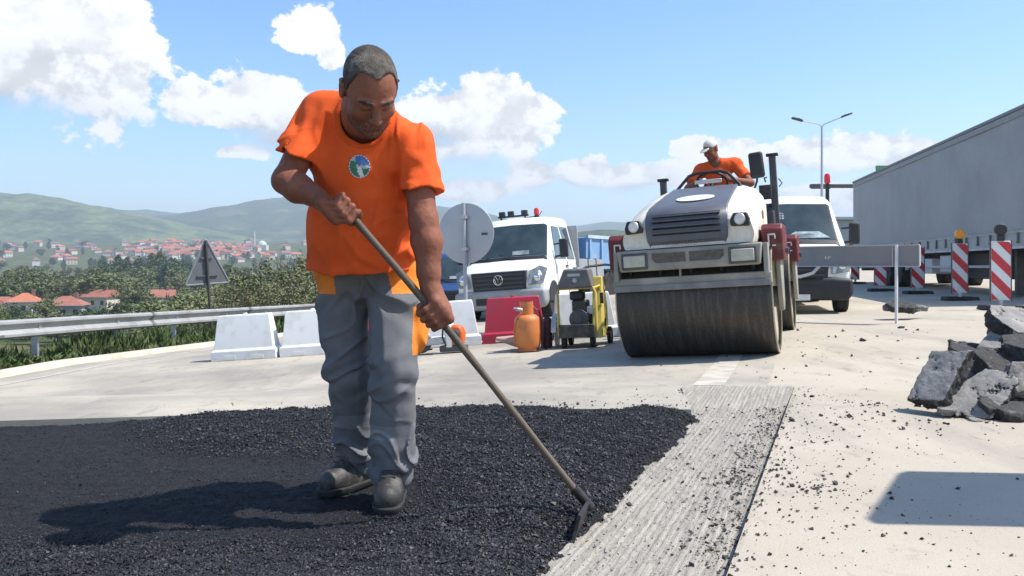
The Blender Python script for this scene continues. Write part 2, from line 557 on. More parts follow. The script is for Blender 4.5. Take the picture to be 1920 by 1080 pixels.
M_asph = None
def ground_material(name, base, dust, stain, seed, grain=0.10):
    m = bpy.data.materials.new(name); m.use_nodes = True
    nt = m.node_tree; N, L = nt.nodes, nt.links; bs = N['Principled BSDF']
    bs.inputs['Roughness'].default_value = 0.9; bs.inputs['Specular IOR Level'].default_value = 0.25
    tc = N.new('ShaderNodeTexCoord')
    def noise(s, d, st=(1, 1, 1), rot=0.0, ro=0.6):
        mp = N.new('ShaderNodeMapping'); mp.inputs['Scale'].default_value = st; mp.inputs['Location'].default_value = (seed, seed * 1.7, 0)
        mp.inputs['Rotation'].default_value = (0, 0, rot)
        n = N.new('ShaderNodeTexNoise'); n.inputs['Scale'].default_value = s; n.inputs['Detail'].default_value = d; n.inputs['Roughness'].default_value = ro
        L.new(tc.outputs['Object'], mp.inputs[0]); L.new(mp.outputs[0], n.inputs['Vector']); return n.outputs[0]
    def mr(v, a, b, c=0., d=1.):
        n = N.new('ShaderNodeMapRange'); L.new(v, n.inputs[0])
        for i, q in enumerate((a, b, c, d)): n.inputs[i + 1].default_value = q
        return n.outputs[0]
    def mix(f, a, b):
        n = N.new('ShaderNodeMix'); n.data_type = 'RGBA'; L.new(f, n.inputs[0])
        for i, q in ((6, a), (7, b)):
            if isinstance(q, tuple): n.inputs[i].default_value = (*q, 1)
            else: L.new(q, n.inputs[i])
        return n.outputs[2]
    c = mix(mr(noise(.55, 6), .38, .62), base, dust)
    c = mix(mr(noise(.9, 7, (1, .25, 1), R(-70)), .56, .72, 0, .75), c, stain)       # tyre-swept streaks
    c = mix(mr(noise(3.3, 6, ro=.7), .58, .70, 0, .55), c, stain)
    c = mix(mr(noise(7.0, 5, (1, .35, 1), R(-20)), .60, .68, 0, .35), c, tuple(q * .7 for q in stain))
    g = mr(noise(160, 2), .3, .7, 1 - grain, 1 + grain)
    g2 = mr(noise(45, 3), .62, .72, 1, .72)
    v = N.new('ShaderNodeVectorMath'); v.operation = 'SCALE'; L.new(c, v.inputs[0])
    mm = N.new('ShaderNodeMath'); mm.operation = 'MULTIPLY'; L.new(g, mm.inputs[0]); L.new(g2, mm.inputs[1]); L.new(mm.outputs[0], v.inputs['Scale'])
    L.new(v.outputs[0], bs.inputs['Base Color'])
    bp = N.new('ShaderNodeBump'); bp.inputs['Strength'].default_value = .35; bp.inputs['Distance'].default_value = .006
    L.new(noise(130, 4), bp.inputs['Height']); L.new(bp.outputs[0], bs.inputs['Normal'])
    return m

def build_pavement():
    Y_A, Y_B, X_B = -3.0, 75.0, 42.0
    pts = []; edges = []
    def path(lst, close=False):
        s = len(pts)
        for p in lst: pts.append(Vector(p))
        for i in range(len(lst) - 1): edges.append((s + i, s + i + 1))
        if close: edges.append((s + len(lst) - 1, s))
    path(PATCH, True)
    ys = [-3, 0, 3, 5.5, 6.2, 7, 8, 9, 10, 11.5, 13.5, 16, 20, 25, 32, 40, 50, 60, 75]
    path([(float(gl(y)) + .75, y) for y in ys])
    path([(float(road_edge(y)), y) for y in ys if y > 6.4])
    for y in (-3, 0, 1.5, 3, 4.5, 5.5, 6, 6.6, 7.2, 8, 9, 10, 11, 12, 13.5, 15, 17, 20, 24, 29, 35, 42, 52, 63, 75):
        for x in (-12, -10, -8, -6.5, -5, -4, -3, -2, -1, 0, 1, 2, 3.0, 4, 5, 6.5, 8, 10, 13, 17, 24, 32, 42):
            if in_poly(x, y, PATCH) or x < gl(y) + .95: continue
            pts.append(Vector((x + rnd.uniform(-.03, .03), y)) if abs(x - 3) > .01 else Vector((x, y)))
    V, E, Fc, *_ = geometry.delaunay_2d_cdt(pts, edges, [], 0, 1e-4)
    VZ = [(v.x, v.y, G(v.x, v.y)) for v in V]
    road, conc = [], []
    for f in Fc:
        cx = sum(V[i].x for i in f) / 3; cy = sum(V[i].y for i in f) / 3
        if in_poly(cx, cy, PATCH) or cx < float(gl(cy)) + .75: continue
        (conc if (cx > road_edge(cy) if cy > 6.4 else cx > -.096 + .382 * (cy - .6)) else road).append(tuple(f))
    def mk(name, fs, m, walls):
        used = sorted({i for f in fs for i in f}); mp = {q: i for i, q in enumerate(used)}
        mb = MB(); mb.add([VZ[i] for i in used], [tuple(mp[i] for i in f) for f in fs])
        for (a, b) in walls:
            mb.add([(a[0], a[1], 0), (b[0], b[1], 0), (b[0], b[1], -.07), (a[0], a[1], -.07)], [(0, 1, 2, 3)])
        o = link(name, mb.mesh(name, m)); setp(o, kind='structure')
        return o
    n = len(PATCH)
    mroad = ground_material('old_asphalt', (.275, .252, .215), (.43, .385, .31), (.205, .190, .165), 3.0)
    mconc = ground_material('dusty_paving', (.385, .338, .268), (.45, .40, .318), (.27, .243, .20), 9.0)
    mk('road', road, mroad, [(PATCH[i], PATCH[i + 1]) for i in range(4, n - 1)])
    mk('pavement', conc, mconc, [(PATCH[1], PATCH[2])])
build_pavement()

def build_markings():
    m = mat('worn_road_paint', (.50, .455, .365), .85, var=.1, scale=5, col2=(.36, .33, .28), thr=(.42, .62), bump=.2)
    def strip(p0, p1, w, y0, y1, name='lane_marking'):
        mb = MB(); n = max(2, int((y1 - y0) / .5) + 1); vs = []; fs = []
        for i in range(n):
            y = y0 + (y1 - y0) * i / (n - 1); x = p0[0] + (p1[0] - p0[0]) * (y - p0[1]) / (p1[1] - p0[1])
            for q in (-w / 2, w / 2): vs.append((x + q, y, G(x + q, y) + .004))
        fs = [(2 * i, 2 * i + 1, 2 * i + 3, 2 * i + 2) for i in range(n - 1)]
        mb.add(vs, fs); o = link(name, mb.mesh(name, m)); setp(o, kind='structure')
    strip((1.515, 6.6), (2.32, 9.05), .25, 6.62, 9.6)
    strip((1.515, 6.6), (2.32, 9.05), .2, 13, 17)
    # faint edge line along the left side
    gx = lambda y: float(gl(y)) + 1.9
    strip((gx(6), 6), (gx(30), 30), .12, 6, 40)
build_markings()

def build_kerb():
    mb = MB(); ys = np.concatenate([np.arange(5, 30, .5), np.arange(30, 60, 2)])
    prof = [(.72, -.05), (.74, .075), (.78, .085), (1.05, .085), (1.10, .05), (1.12, -.05)]
    vs = []; n = len(prof)
    for y in ys:
        for (d, h) in prof:
            x = float(gl(y)) + d; vs.append((x, y, G(x, y) + h))
    fs = [(i * n + k, i * n + k + 1, (i + 1) * n + k + 1, (i + 1) * n + k) for i in range(len(ys) - 1) for k in range(n - 1)]
    mb.add(vs, fs)
    o = link('kerb', mb.mesh('kerb', mat('sandy_kerb', (.50, .44, .34), .9, var=.2, scale=2.5, bump=.4, bscale=30), R(50))); setp(o, kind='structure')
build_kerb()

# ---- the milled patch and the fresh asphalt lying in it
E1 = np.array([.357, .934]); E2 = np.array([-.934, .357])       # along the grooves, across them
def build_milled():
    na, nb = 300, 340; MS = .025
    a = np.linspace(0, 6.25, na); b = np.linspace(-.02, 2.6, nb)
    A, B = np.meshgrid(a, b, indexing='ij')
    o0 = np.array([-.096, .6])
    w = B + .0012 * vnoise(A * 1.5, B * 4, A * 0, 4)
    ww = .6 + A * E1[1] + B * E2[1]
    gr = np.abs(((w / MS) % 1) - .5) * 2
    tooth = vnoise(A * 22, np.floor(w / MS) * 3.7, A * 0, 5)
    Z = -.046 + .0095 * gr * (.75 + .35 * tooth) + .004 * vnoise(A * 40, B * 40, A * 0, 6) + .004 * vnoise(A * 5, B * 5, A * 0, 8) + .043 * sstep(5.5, 6.38, ww + .10 * vnoise(A * 3, B * 5, A * 0, 9))
    V = np.stack([A, B, Z], -1).reshape(-1, 3)
    I = np.arange(na * nb).reshape(na, nb)
    Q = np.stack([I[:-1, :-1], I[1:, :-1], I[1:, 1:], I[:-1, 1:]], -1).reshape(-1, 4)
    mid = V[Q].mean(1); mid = np.stack([o0[0] + mid[:, 0] * E1[0] + mid[:, 1] * E2[0], o0[1] + mid[:, 0] * E1[1] + mid[:, 1] * E2[1]], 1)
    keep = np.array([in_poly(p[0], p[1], PATCH) or in_poly(p[0] + .02, p[1], PATCH) for p in mid])
    m = mat('milled_asphalt', (.25, .228, .195), .95, scale=42, col2=(.365, .335, .285), thr=(.36, .66), stretch=(.045, 1.2, 1), fine=.3, fscale=200, bump=.5, bscale=200, spec=.2)
    o = link('milled_strip', mesh_np('milled_strip', V, Q[keep], True, [m]), None, (o0[0], o0[1], 0), (0, 0, math.atan2(E1[1], E1[0]))); setp(o, kind='structure')
build_milled()

BX = np.array([-.45, -.1, .085, .167, .28, .442, .844, 1.10, 1.13]); BY = np.array([.9, 1.9, 2.51, 2.785, 3.1, 3.5, 4.5, 5.2, 5.45])
def fresh_edge(y): return np.interp(y, BY, BX) + .035 * vnoise(y * 5, y * 0, y * 0, 2) + .02 * vnoise(y * 17, y * 0, y * 0, 3)
def back_edge(x): return np.interp(x, [-6, -3, -.9, .2, 1.13], [4.43, 4.96, 5.34, 5.39, 5.36]) + .02 * vnoise(x * 8, x * 0, x * 0, 12)
def loose(x, y):
    """1 where the mix lies loose and coarse, 0 where it is already raked smooth"""
    a = sstep(-1.0, -.2, x + .3 * vnoise(x * 1.5, y * 1.5, x * 0, 21))
    b = sstep(3.9, 4.4, y - .12 * x + .35 * vnoise(x * 1.1, y * 1.3, x * 0, 22)) * sstep(-2.5, -1.9, x - .6 * (4.9 - y))
    c = .75 * sstep(3.0, 2.6, y)
    return np.clip(np.maximum(np.maximum(np.maximum(a, b), c), .10), 0, 1)
def fresh_h(x, y):
    d = fresh_edge(y) - x
    lo = loose(x, y)
    z = -.044 + .040 * sstep(-.02, .16, d) + .022 * lo + .012 * vnoise(x * 2.2, y * 2.2, x * 0, 31) * (.4 + lo) \
        + .010 * vnoise(x * 6, y * 6, x * 0, 32) * (.25 + lo) + .006 * vnoise(x * 19, y * 19, x * 0, 33) * (.3 + lo)
    z = z - .035 * sstep(-1.5, -2.3, x) * sstep(4.0, 4.5, y - .18 * (x + 2))       # still low along the cut at the left
    return z * sstep(-.03, .02, d) + (-.05) * (1 - sstep(-.03, .02, d))
M_FRESH = mat('fresh_asphalt', (.017, .017, .019), .75, var=.4, scale=30, fine=.5, fscale=300, bump=1.0, bscale=220, spec=.25)
def build_fresh():
    nx, ny = 440, 300
    xs = np.linspace(-4.6, 1.22, nx); ys = .9 + (5.48 - .9) * np.linspace(0, 1, ny)
    X, Y = np.meshgrid(xs, ys, indexing='ij')
    Z = fresh_h(X, Y) + .004 * vnoise(X * 60, Y * 60, X * 0, 40)
    V = np.stack([X, Y, Z], -1).reshape(-1, 3)
    I = np.arange(nx * ny).reshape(nx, ny)
    Q = np.stack([I[:-1, :-1], I[1:, :-1], I[1:, 1:], I[:-1, 1:]], -1).reshape(-1, 4)
    mid = V[Q].mean(1)
    keep = (mid[:, 0] < fresh_edge(mid[:, 1]) + .02) & (mid[:, 1] < back_edge(mid[:, 0]) + .01)
    o = link('fresh_asphalt', mesh_np('fresh_asphalt', V, Q[keep], True, [M_FRESH])); setp(o, kind='structure')
build_fresh()

def crumbs(name, pos, size, m, label, cat, flat=.75, smooth=False):
    """irregular little stones, all in one mesh"""
    n = len(pos)
    base = np.array([(1, 0, 0), (-1, 0, 0), (0, 1, 0), (0, -1, 0), (0, 0, 1), (0, 0, -1)], float)
    fs = np.array([(0, 2, 4), (2, 1, 4), (1, 3, 4), (3, 0, 4), (2, 0, 5), (1, 2, 5), (3, 1, 5), (0, 3, 5)])
    V = base[None] * nrg.uniform(.55, 1.25, (n, 6, 1)) + nrg.normal(0, .22, (n, 6, 3))
    q = nrg.normal(size=(n, 4)); q /= np.linalg.norm(q, axis=1)[:, None]
    w, x, y, z = q.T
    Rm = np.stack([1 - 2 * (y * y + z * z), 2 * (x * y - z * w), 2 * (x * z + y * w), 2 * (x * y + z * w), 1 - 2 * (x * x + z * z), 2 * (y * z - x * w),
                   2 * (x * z - y * w), 2 * (y * z + x * w), 1 - 2 * (x * x + y * y)], -1).reshape(n, 3, 3)
    V = np.einsum('nij,nkj->nki', Rm, V) * size[:, None, None]
    V[:, :, 2] *= flat
    V += pos[:, None, :]
    Fc = (fs[None] + (np.arange(n) * 6)[:, None, None]).reshape(-1, 3)
    o = link(name, mesh_np(name, V.reshape(-1, 3), Fc, smooth, [m]))
    return setp(o, label, cat, kind='stuff')
def build_grains():
    n = 190000
    y = 2.35 + (5.42 - 2.35) * nrg.random(n) ** 1.35
    x = -.66 * y + (fresh_edge(y) + .06 + .66 * y) * nrg.random(n)
    lo = loose(x, y)
    keep = (nrg.random(n) < .42 + .58 * lo) & (y < back_edge(x) + .03 * nrg.random(n)) & (x < fresh_edge(y) + .015)
    x, y, lo = x[keep], y[keep], lo[keep]
    s = nrg.lognormal(math.log(.0037), .38, len(x)) * (.42 + .66 * lo)
    z = fresh_h(x, y) + s * .25 + .003
    crumbs('asphalt_mix', np.stack([x, y, z], 1), s, mat('asphalt_grain', (.018, .018, .020), .55, var=.5, scale=40, col2=(.042, .042, .046), thr=(.5, .75), spec=.38),
           'loose black hot asphalt mix spread around the raking worker', 'asphalt')
    # stray crumbs on the paving and in the milled strip
    ps = []; ss = []
    def spray(cx, cy, sx, sy, k, smin, smax, z=None):
        for _ in range(k):
            a = rnd.gauss(cx, sx); b = rnd.gauss(cy, sy)
            inside = in_poly(a, b, PATCH)
            if inside and a < float(fresh_edge(np.array([b]))[0]): continue
            r = smin * (smax / smin) ** (rnd.random() ** 2.2)
            ps.append((a, b, (-.04 if inside else G(a, b)) + r * .4)); ss.append(r)
    for t in np.linspace(0, 6.2, 46):                                  # along the cut edge, mostly inside the strip
        p = np.array([-.096, .6]) + E1 * t
        spray(p[0] - .09, p[1], .07, .09, 44, .003, .011)
        spray(p[0] + .16, p[1], .16, .12, 7, .003, .009)
    spray(1.02, 3.75, .14, .10, 110, .003, .013); spray(1.25, 3.45, .10, .10, 90, .003, .016); spray(1.05, 3.9, .28, .2, 80, .003, .012)
    spray(1.6, 4.6, .35, .45, 90, .003, .014); spray(2.0, 3.6, .5, .8, 160, .002, .010); spray(1.3, 2.9, .25, .3, 90, .002, .010)
    spray(2.6, 5.0, .5, .25, 160, .003, .020); spray(.4, 5.6, .7, .12, 150, .003, .016); spray(-.6, 5.55, .9, .1, 60, .003, .012)
    spray(1.3, 5.9, .25, .25, 60, .003, .012); spray(.7, 3.4, .22, .4, 90, .003, .014); spray(2.3, 7.5, .8, 1.2, 70, .004, .022)
    spray(4.5, 11, 1.2, 1.5, 30, .008, .05); spray(3.2, 9.5, .7, 1.2, 25, .006, .03)
    spray(2.4, 5.55, .12, .10, 40, .004, .016)
    crumbs('asphalt_crumbs', np.array(ps), np.array(ss), mat('crumb', (.045, .042, .040), .8, var=.5, scale=20),
           'dark asphalt crumbs scattered over the milled strip and pale paving', 'crumbs', .7)
    # milling dust grains, light
    n = 9000
    t = nrg.random(n) * 6.2; b = nrg.random(n) * 1.0
    x = -.096 + t * E1[0] + b * E2[0]; y = .6 + t * E1[1] + b * E2[1]
    k = (x > fresh_edge(y) + .01) & (y < 6.38)
    x, y = x[k], y[k]
    crumbs('milling_grit', np.stack([x, y, np.full(len(x), -.040)], 1), nrg.lognormal(math.log(.0028), .4, len(x)),
           mat('grit', (.34, .32, .29), .95, var=.4, scale=30, col2=(.10, .10, .10), thr=(.5, .8)), 'pale grit lying in the milled strip', 'grit')
build_grains()

# ---- terrain: embankment, valley, slopes behind the town
def terrain_z(X, Y):
    d = gl(Y) - X
    left = np.interp(Y, [-300, 60, 130, 220, 400, 1000, 1600, 2000, 9000], [-6, -7, -9.5, -12.5, -10, 0, 43, 55, 70])
    right = np.interp(Y, [-300, 80, 140, 300, 1000, 1600, 2000, 9000], [-.35, -.6, -2.5, -6, 0, 43, 55, 70])
    zg = gz(X, np.minimum(Y, 75))
    sh = zg - .03
    t = sstep(1.2, 26, d)
    zl = sh * (1 - t) + left * t
    zr = np.where(Y < 78, zg - .5, 0) * sstep(90, 76, Y) + right * sstep(76, 90, Y)
    z = np.where(d < -.8, zr, zl)
    far = sstep(60, 400, Y)
    return z + far * 2.0 * vnoise(X / 60., Y / 60., X * 0, 51) + sstep(900, 1500, Y) * 5 * vnoise(X / 160., Y / 160., X * 0, 52)
def build_terrain():
    g = np.geomspace(4, 6200, 46)
    d = np.concatenate([-g[::-1], [-2.5, -1.2, -.82, -.76, -.3, .3, .9, 1.6, 2.6], g])
    Y = np.concatenate([np.linspace(-250, 0, 6), np.arange(2, 40, 2.), np.geomspace(42, 7200, 70)])
    D, YY = np.meshgrid(d, Y, indexing='ij')
    X = gl(YY) - D
    Z = terrain_z(X, YY)
    V = np.stack([X, YY, Z], -1).reshape(-1, 3); I = np.arange(V.shape[0]).reshape(X.shape)
    Q = np.stack([I[:-1, :-1], I[:-1, 1:], I[1:, 1:], I[1:, :-1]], -1).reshape(-1, 4)
    m = mat('meadow', (.062, .085, .030), .95, scale=.035, col2=(.12, .11, .058), thr=(.45, .65), fine=.3, fscale=.5, spec=.1)
    o = link('terrain', mesh_np('terrain', V, Q, True, [m])); setp(o, kind='structure')
build_terrain()

def build_hills():
    def hill(prof, Yr, Y0, Yb, m, seed, amp, name='hill'):
        px = np.array([p[0] for p in prof], float); py = np.array([p[1] for p in prof], float)
        nx, ny = 240, 46
        xs = np.linspace(px[0], px[-1], nx)
        zr = H_CAM + (500 - np.interp(xs, px, py)) / F_PX * Yr
        zr = zr + .012 * (zr - 30) * vnoise(xs / 9., xs * 0, xs * 0, seed)
        t = np.linspace(0, 1, ny)
        V = np.zeros((nx, ny, 3))
        for j, tt in enumerate(t):
            y = Y0 + (Yr - Y0) * tt / .7 if tt <= .7 else Yr + (Yb - Yr) * (tt - .7) / .3
            s = sstep(0, .7, tt) if tt <= .7 else 1 - .8 * sstep(.7, 1, tt)
            s = .55 * s + .45 * (min(tt / .7, 1) if tt <= .7 else s)
            x = (xs - 960) / F_PX * Yr
            z0 = -30.
            n = vnoise(x / 260., np.full(nx, y / 260.), x * 0, seed + 1) + .5 * vnoise(x / 110., np.full(nx, y / 110.), x * 0, seed + 2) + .25 * vnoise(x / 45., np.full(nx, y / 45.), x * 0, seed + 3)
            V[:, j, 0] = x; V[:, j, 1] = y
            V[:, j, 2] = z0 + (zr - z0) * s + amp * n * math.sin(math.pi * min(tt / .7, 1)) * .8
        I = np.arange(nx * ny).reshape(nx, ny)
        Q = np.stack([I[:-1, :-1], I[1:, :-1], I[1:, 1:], I[:-1, 1:]], -1).reshape(-1, 4)
        o = link(name, mesh_np(name, V.reshape(-1, 3), Q, True, [m])); setp(o, kind='structure')
    mg = mat('green_hillside', (.120, .150, .058), .95, scale=.010, col2=(.040, .068, .028), thr=(.44, .60), fine=.35, fscale=.06, spec=.1, detail=8)
    mf = mat('forested_hillside', (.045, .075, .036), .95, scale=.008, col2=(.12, .13, .06), thr=(.50, .64), fine=.35, fscale=.05, spec=.1, detail=8)
    md = mat('dark_wooded_ridge', (.030, .050, .022), .95, scale=.02, col2=(.055, .08, .03), fine=.4, fscale=.12, spec=.1, detail=8)
    hill([(-700, 372), (-400, 352), (-150, 356), (0, 362), (60, 363), (110, 371), (160, 383), (210, 390), (260, 400), (330, 417), (420, 437), (520, 452), (640, 470)], 2600, 1750, 3600, mg, 60, 16)
    hill([(60, 440), (200, 415), (290, 404), (340, 402), (400, 394), (450, 383), (520, 371), (580, 367), (640, 366), (700, 371), (760, 378), (830, 386), (870, 392), (930, 405), (1000, 424), (1080, 440), (1200, 455)], 3500, 2000, 4600, mf, 70, 22)
    hill([(-900, 395), (-300, 388), (100, 388), (240, 394), (275, 391), (300, 396), (345, 399), (420, 402), (700, 405), (950, 422), (1050, 428), (1100, 421), (1140, 415), (1185, 418), (1300, 424), (1450, 420), (1580, 412), (1700, 424), (2000, 418), (2400, 426), (3000, 430)], 4550, 3600, 5600, mf, 80, 16)
    hill([(760, 468), (900, 455), (1020, 440), (1115, 431), (1150, 430), (1185, 434), (1300, 441), (1500, 438), (1620, 436), (1900, 440), (2400, 446), (3200, 450)], 1500, 900, 2000, md, 90, 8)
build_hills()

# ---- haze: even air round everything
def build_haze():
    mb = MB(); mb.bx(-6600, 6600, -320, 7400, -60, 345)
    m = bpy.data.materials.new('valley_haze'); m.use_nodes = True
    nt = m.node_tree; nt.nodes.clear()
    o_ = nt.nodes.new('ShaderNodeOutputMaterial'); v = nt.nodes.new('ShaderNodeVolumePrincipled')
    v.inputs['Color'].default_value = (.80, .90, 1.0, 1); v.inputs['Density'].default_value = HAZE; v.inputs['Anisotropy'].default_value = .2
    nt.links.new(v.outputs[0], o_.inputs['Volume'])
    o = link('haze', mb.mesh('haze', m)); setp(o, 'pale summer haze filling the valley and veiling the far hills', 'haze', kind='stuff')
HAZE = 0.00026
build_haze()

# ================================================================== MATERIALS FOR THINGS
M_WHITE = mat('white_vehicle_paint', (.80, .79, .74), .35, var=.05, scale=2, coat=.3, fine=.04, fscale=30)
M_DUSTW = mat('dusty_white_paint', (.70, .66, .56), .5, scale=2.6, col2=(.46, .41, .32), thr=(.46, .74), bump=.08, fine=.06, fscale=40)
M_BLACKP = mat('black_plastic', (.022, .022, .023), .55, var=.25, scale=5, bump=.1)
M_RUBBER = mat('tyre_rubber', (.020, .020, .020), .85, scale=6, col2=(.06, .055, .048), thr=(.5, .75), bump=.3)
M_STEEL = mat('galvanised_steel', (.46, .47, .48), .42, .55, var=.12, scale=12)
M_DGREY = mat('dark_grey_steel', (.075, .076, .080), .55, .2, var=.25, scale=5)
M_GREYP = mat('grey_machine_paint', (.095, .098, .112), .45, var=.15, scale=3, fine=.08, fscale=60)
M_TAUPE = mat('dusty_taupe_paint', (.23, .215, .185), .75, scale=3, col2=(.36, .335, .28), thr=(.4, .7), bump=.15)
M_RED = mat('red_machine_paint', (.125, .016, .018), .55, scale=3, col2=(.22, .13, .105), thr=(.56, .75))
M_GLASS = mat('dark_window_glass', (.035, .05, .05), .06, var=.3, scale=3, spec=.7, coat=.4)
M_CHROME = mat('chrome', (.75, .75, .75), .12, 1.0, var=.03)
M_LENS = mat('lamp_lens', (.62, .62, .60), .15, var=.15, scale=20, spec=.7)
M_AMBER = mat('amber_lens', (.85, .33, .02), .25, var=.15, scale=20)
M_REDL = mat('red_lens', (.65, .03, .04), .2, var=.1, scale=20)
M_SIGNBACK = mat('aluminium_sign_back', (.44, .45, .47), .45, .25, var=.06, scale=3)
M_PALEDUST = mat('pale_dusty_steel', (.50, .45, .33), .7, .1, scale=4, col2=(.28, .245, .18), thr=(.45, .7))

def wheel(parent, c, r, w, rimmat=M_STEEL, name='wheel'):
    """tyre about the local x axis, rim as its sub-part"""
    h = w / 2
    t = MB(); t.lathe([(r * .58, -h * .9), (r * .72, -h), (r * .93, -h * .95), (r, -h * .7), (r, h * .7), (r * .93, h * .95), (r * .72, h), (r * .58, h * .9)], c, 'x', 28)
    for k in range(14):
        a = 2 * math.pi * k / 14
        t.box((c[0], c[1] + math.cos(a) * r, c[2] + math.sin(a) * r), (w * .62, .018, .02), Matrix.Rotation(a, 3, 'X'))
    o = part(name, t, M_RUBBER, parent)
    q = MB(); q.lathe([(r * .58, -h * .7), (r * .55, -h * .55), (r * .30, -h * .5), (r * .16, -h * .8), (r * .16, h * .8), (r * .30, h * .5), (r * .55, h * .55), (r * .58, h * .7)], c, 'x', 20)
    part('rim', q, rimmat, o)
    return o

# ================================================================== CRASH BARRIER
def build_guardrail():
    t = thing('crash_barrier', 'long galvanised steel crash barrier curving along the left road edge', 'crash barrier', (float(gl(13.4)), 13.4, G(gl(13.4), 13.4)))
    base = Vector(t.location)
    prof = [(-.03, .76), (.0, .775), (.045, .745), (.05, .71), (-.015, .65), (-.02, .62), (.05, .545), (.05, .505), (.0, .475), (-.03, .49)]
    prof2 = prof + [(p[0] - .006, p[1]) for p in reversed(prof)]
    n = len(prof2); L = 4.0
    mg = mat('weathered_guardrail', (.36, .36, .35), .55, .3, scale=2.5, col2=(.25, .25, .24), thr=(.45, .7))
    y = 1.5
    while y < 46:
        y2 = y + L * .98
        vs = []
        for yy in (y, (y + y2) / 2, y2 + .12):
            for (d, h) in prof2:
                x = float(gl(yy)) + d; vs.append(Vector((x, yy, G(float(gl(yy)), yy) + h)) - base)
        fs = [(i * n + k, i * n + (k + 1) % n, (i + 1) * n + (k + 1) % n, (i + 1) * n + k) for i in range(2) for k in range(n)]
        part('beam', MB().add(vs, fs), mg, t, smooth=R(25))
        yp = (y + y2) / 2
        for q in (yp - 1, yp + 1):
            xg = float(gl(q)); p = MB(); zz = G(xg, q)
            p.box(Vector((xg - .10, q, zz + .33)) - base, (.10, .055, .82))
            p.box(Vector((xg - .04, q, zz + .62)) - base, (.07, .10, .16))
            part('post', p, M_STEEL, t)
        y = y2
build_guardrail()

# ================================================================== WATER-FILLED BARRIERS
def barrier_mesh():
    st = []                      # stations along x: (x, half depth at: base bottom, base top, shoulder, top), heights
    mb = MB()
    W = .475
    def ring(x0, y0, x1, y1, z): return [(-x0, -y0, z), (x0, -y0, z), (x1, y1, z), (-x1, y1, z)]
    levels = [(.475, .19, 0.0), (.475, .19, .135), (.44, .16, .16), (.42, .145, .30), (.385, .095, .60), (.375, .085, .645), (.365, .075, .65)]
    vs = []
    for (x, y, z) in levels: vs += [(-x, -y, z), (x, -y, z), (x, y, z), (-x, y, z)]
    fs = []
    for i in range(len(levels) - 1):
        a = i * 4
        fs += [(a + k, a + (k + 1) % 4, a + 4 + (k + 1) % 4, a + 4 + k) for k in range(4)]
    fs += [(3, 2, 1, 0), tuple(range(len(vs) - 4, len(vs)))]
    mb.add(vs, fs)
    for k in range(6):                                          # moulded ribs
        x = -.33 + k * .132
        for s in (-1, 1):
            mb.plate([(x - .022, s * .156, .165), (x + .022, s * .156, .165), (x + .012, s * .118, .40), (x - .012, s * .118, .40)][::s], .016)
    return mb
def build_barriers():
    mw = mat('white_moulded_plastic', (.74, .74, .72), .45, scale=5, col2=(.60, .585, .54), thr=(.5, .75), sub=.0, bump=.05)
    mr = mat('red_moulded_plastic', (.42, .020, .045), .45, scale=5, col2=(.30, .035, .045), thr=(.5, .75), bump=.05)
    mdark = mat('barrier_slot_shadow', (.42, .40, .37), .6)
    bm = barrier_mesh(); mew = bm.mesh('shell', mw, R(30)); mer = bm.mesh('shell', mr, R(30))
    sl = MB().box((0, 0, .045), (.17, .012, .05)).mesh('forklift_slot', mat('pale_slot', (.78, .76, .71), .5))
    plug = MB(); plug.cyl((0, 0, .645), (0, 0, .672), .035, .03, 12)
    lugs = [MB().box((.487, 0, .10), (.03, .08, .12)), MB().box((-.487, 0, .10), (.03, .08, .10))]
    lab = [('w', 465, 12.50, -2, 'white plastic water barrier standing leftmost of the row by crash barrier'),
           ('w', 591, 12.55, 3, 'white plastic water barrier half hidden behind the worker\'s right leg'),
           ('r', 716, 12.6, -2, 'red plastic water barrier glimpsed between the worker\'s legs'),
           ('w', 842, 12.45, 3, 'white plastic water barrier beneath the round sign post'),
           ('r', 967, 12.5, -1, 'red plastic water barrier right behind the orange gas bottle'),
           ('w', 1096, 12.4, 2, 'white plastic water barrier behind the yellow floor saw')]
    for (c, px, Y, rz, l) in lab:
        x = (px - 960) / F_PX * Y
        t = thing('water_barrier', l, 'barrier', (x, Y, G(x, Y)), (0, -.065, R(rz)), 'water filled barriers in a row across the road')
        o = link('shell', mew if c == 'w' else mer, t, bevel=.014)
        for (x_, y_) in ((-.2, -.19), (.21, -.19), (-.2, .19), (.21, .19)): link('forklift_slot', sl, t, (x_, y_, 0))
        part('filler_plug', plug, mw if c == 'w' else mr, t); [part('coupling_lug', q, mw if c == 'w' else mr, t, bevel=.006) for q in lugs]
build_barriers()

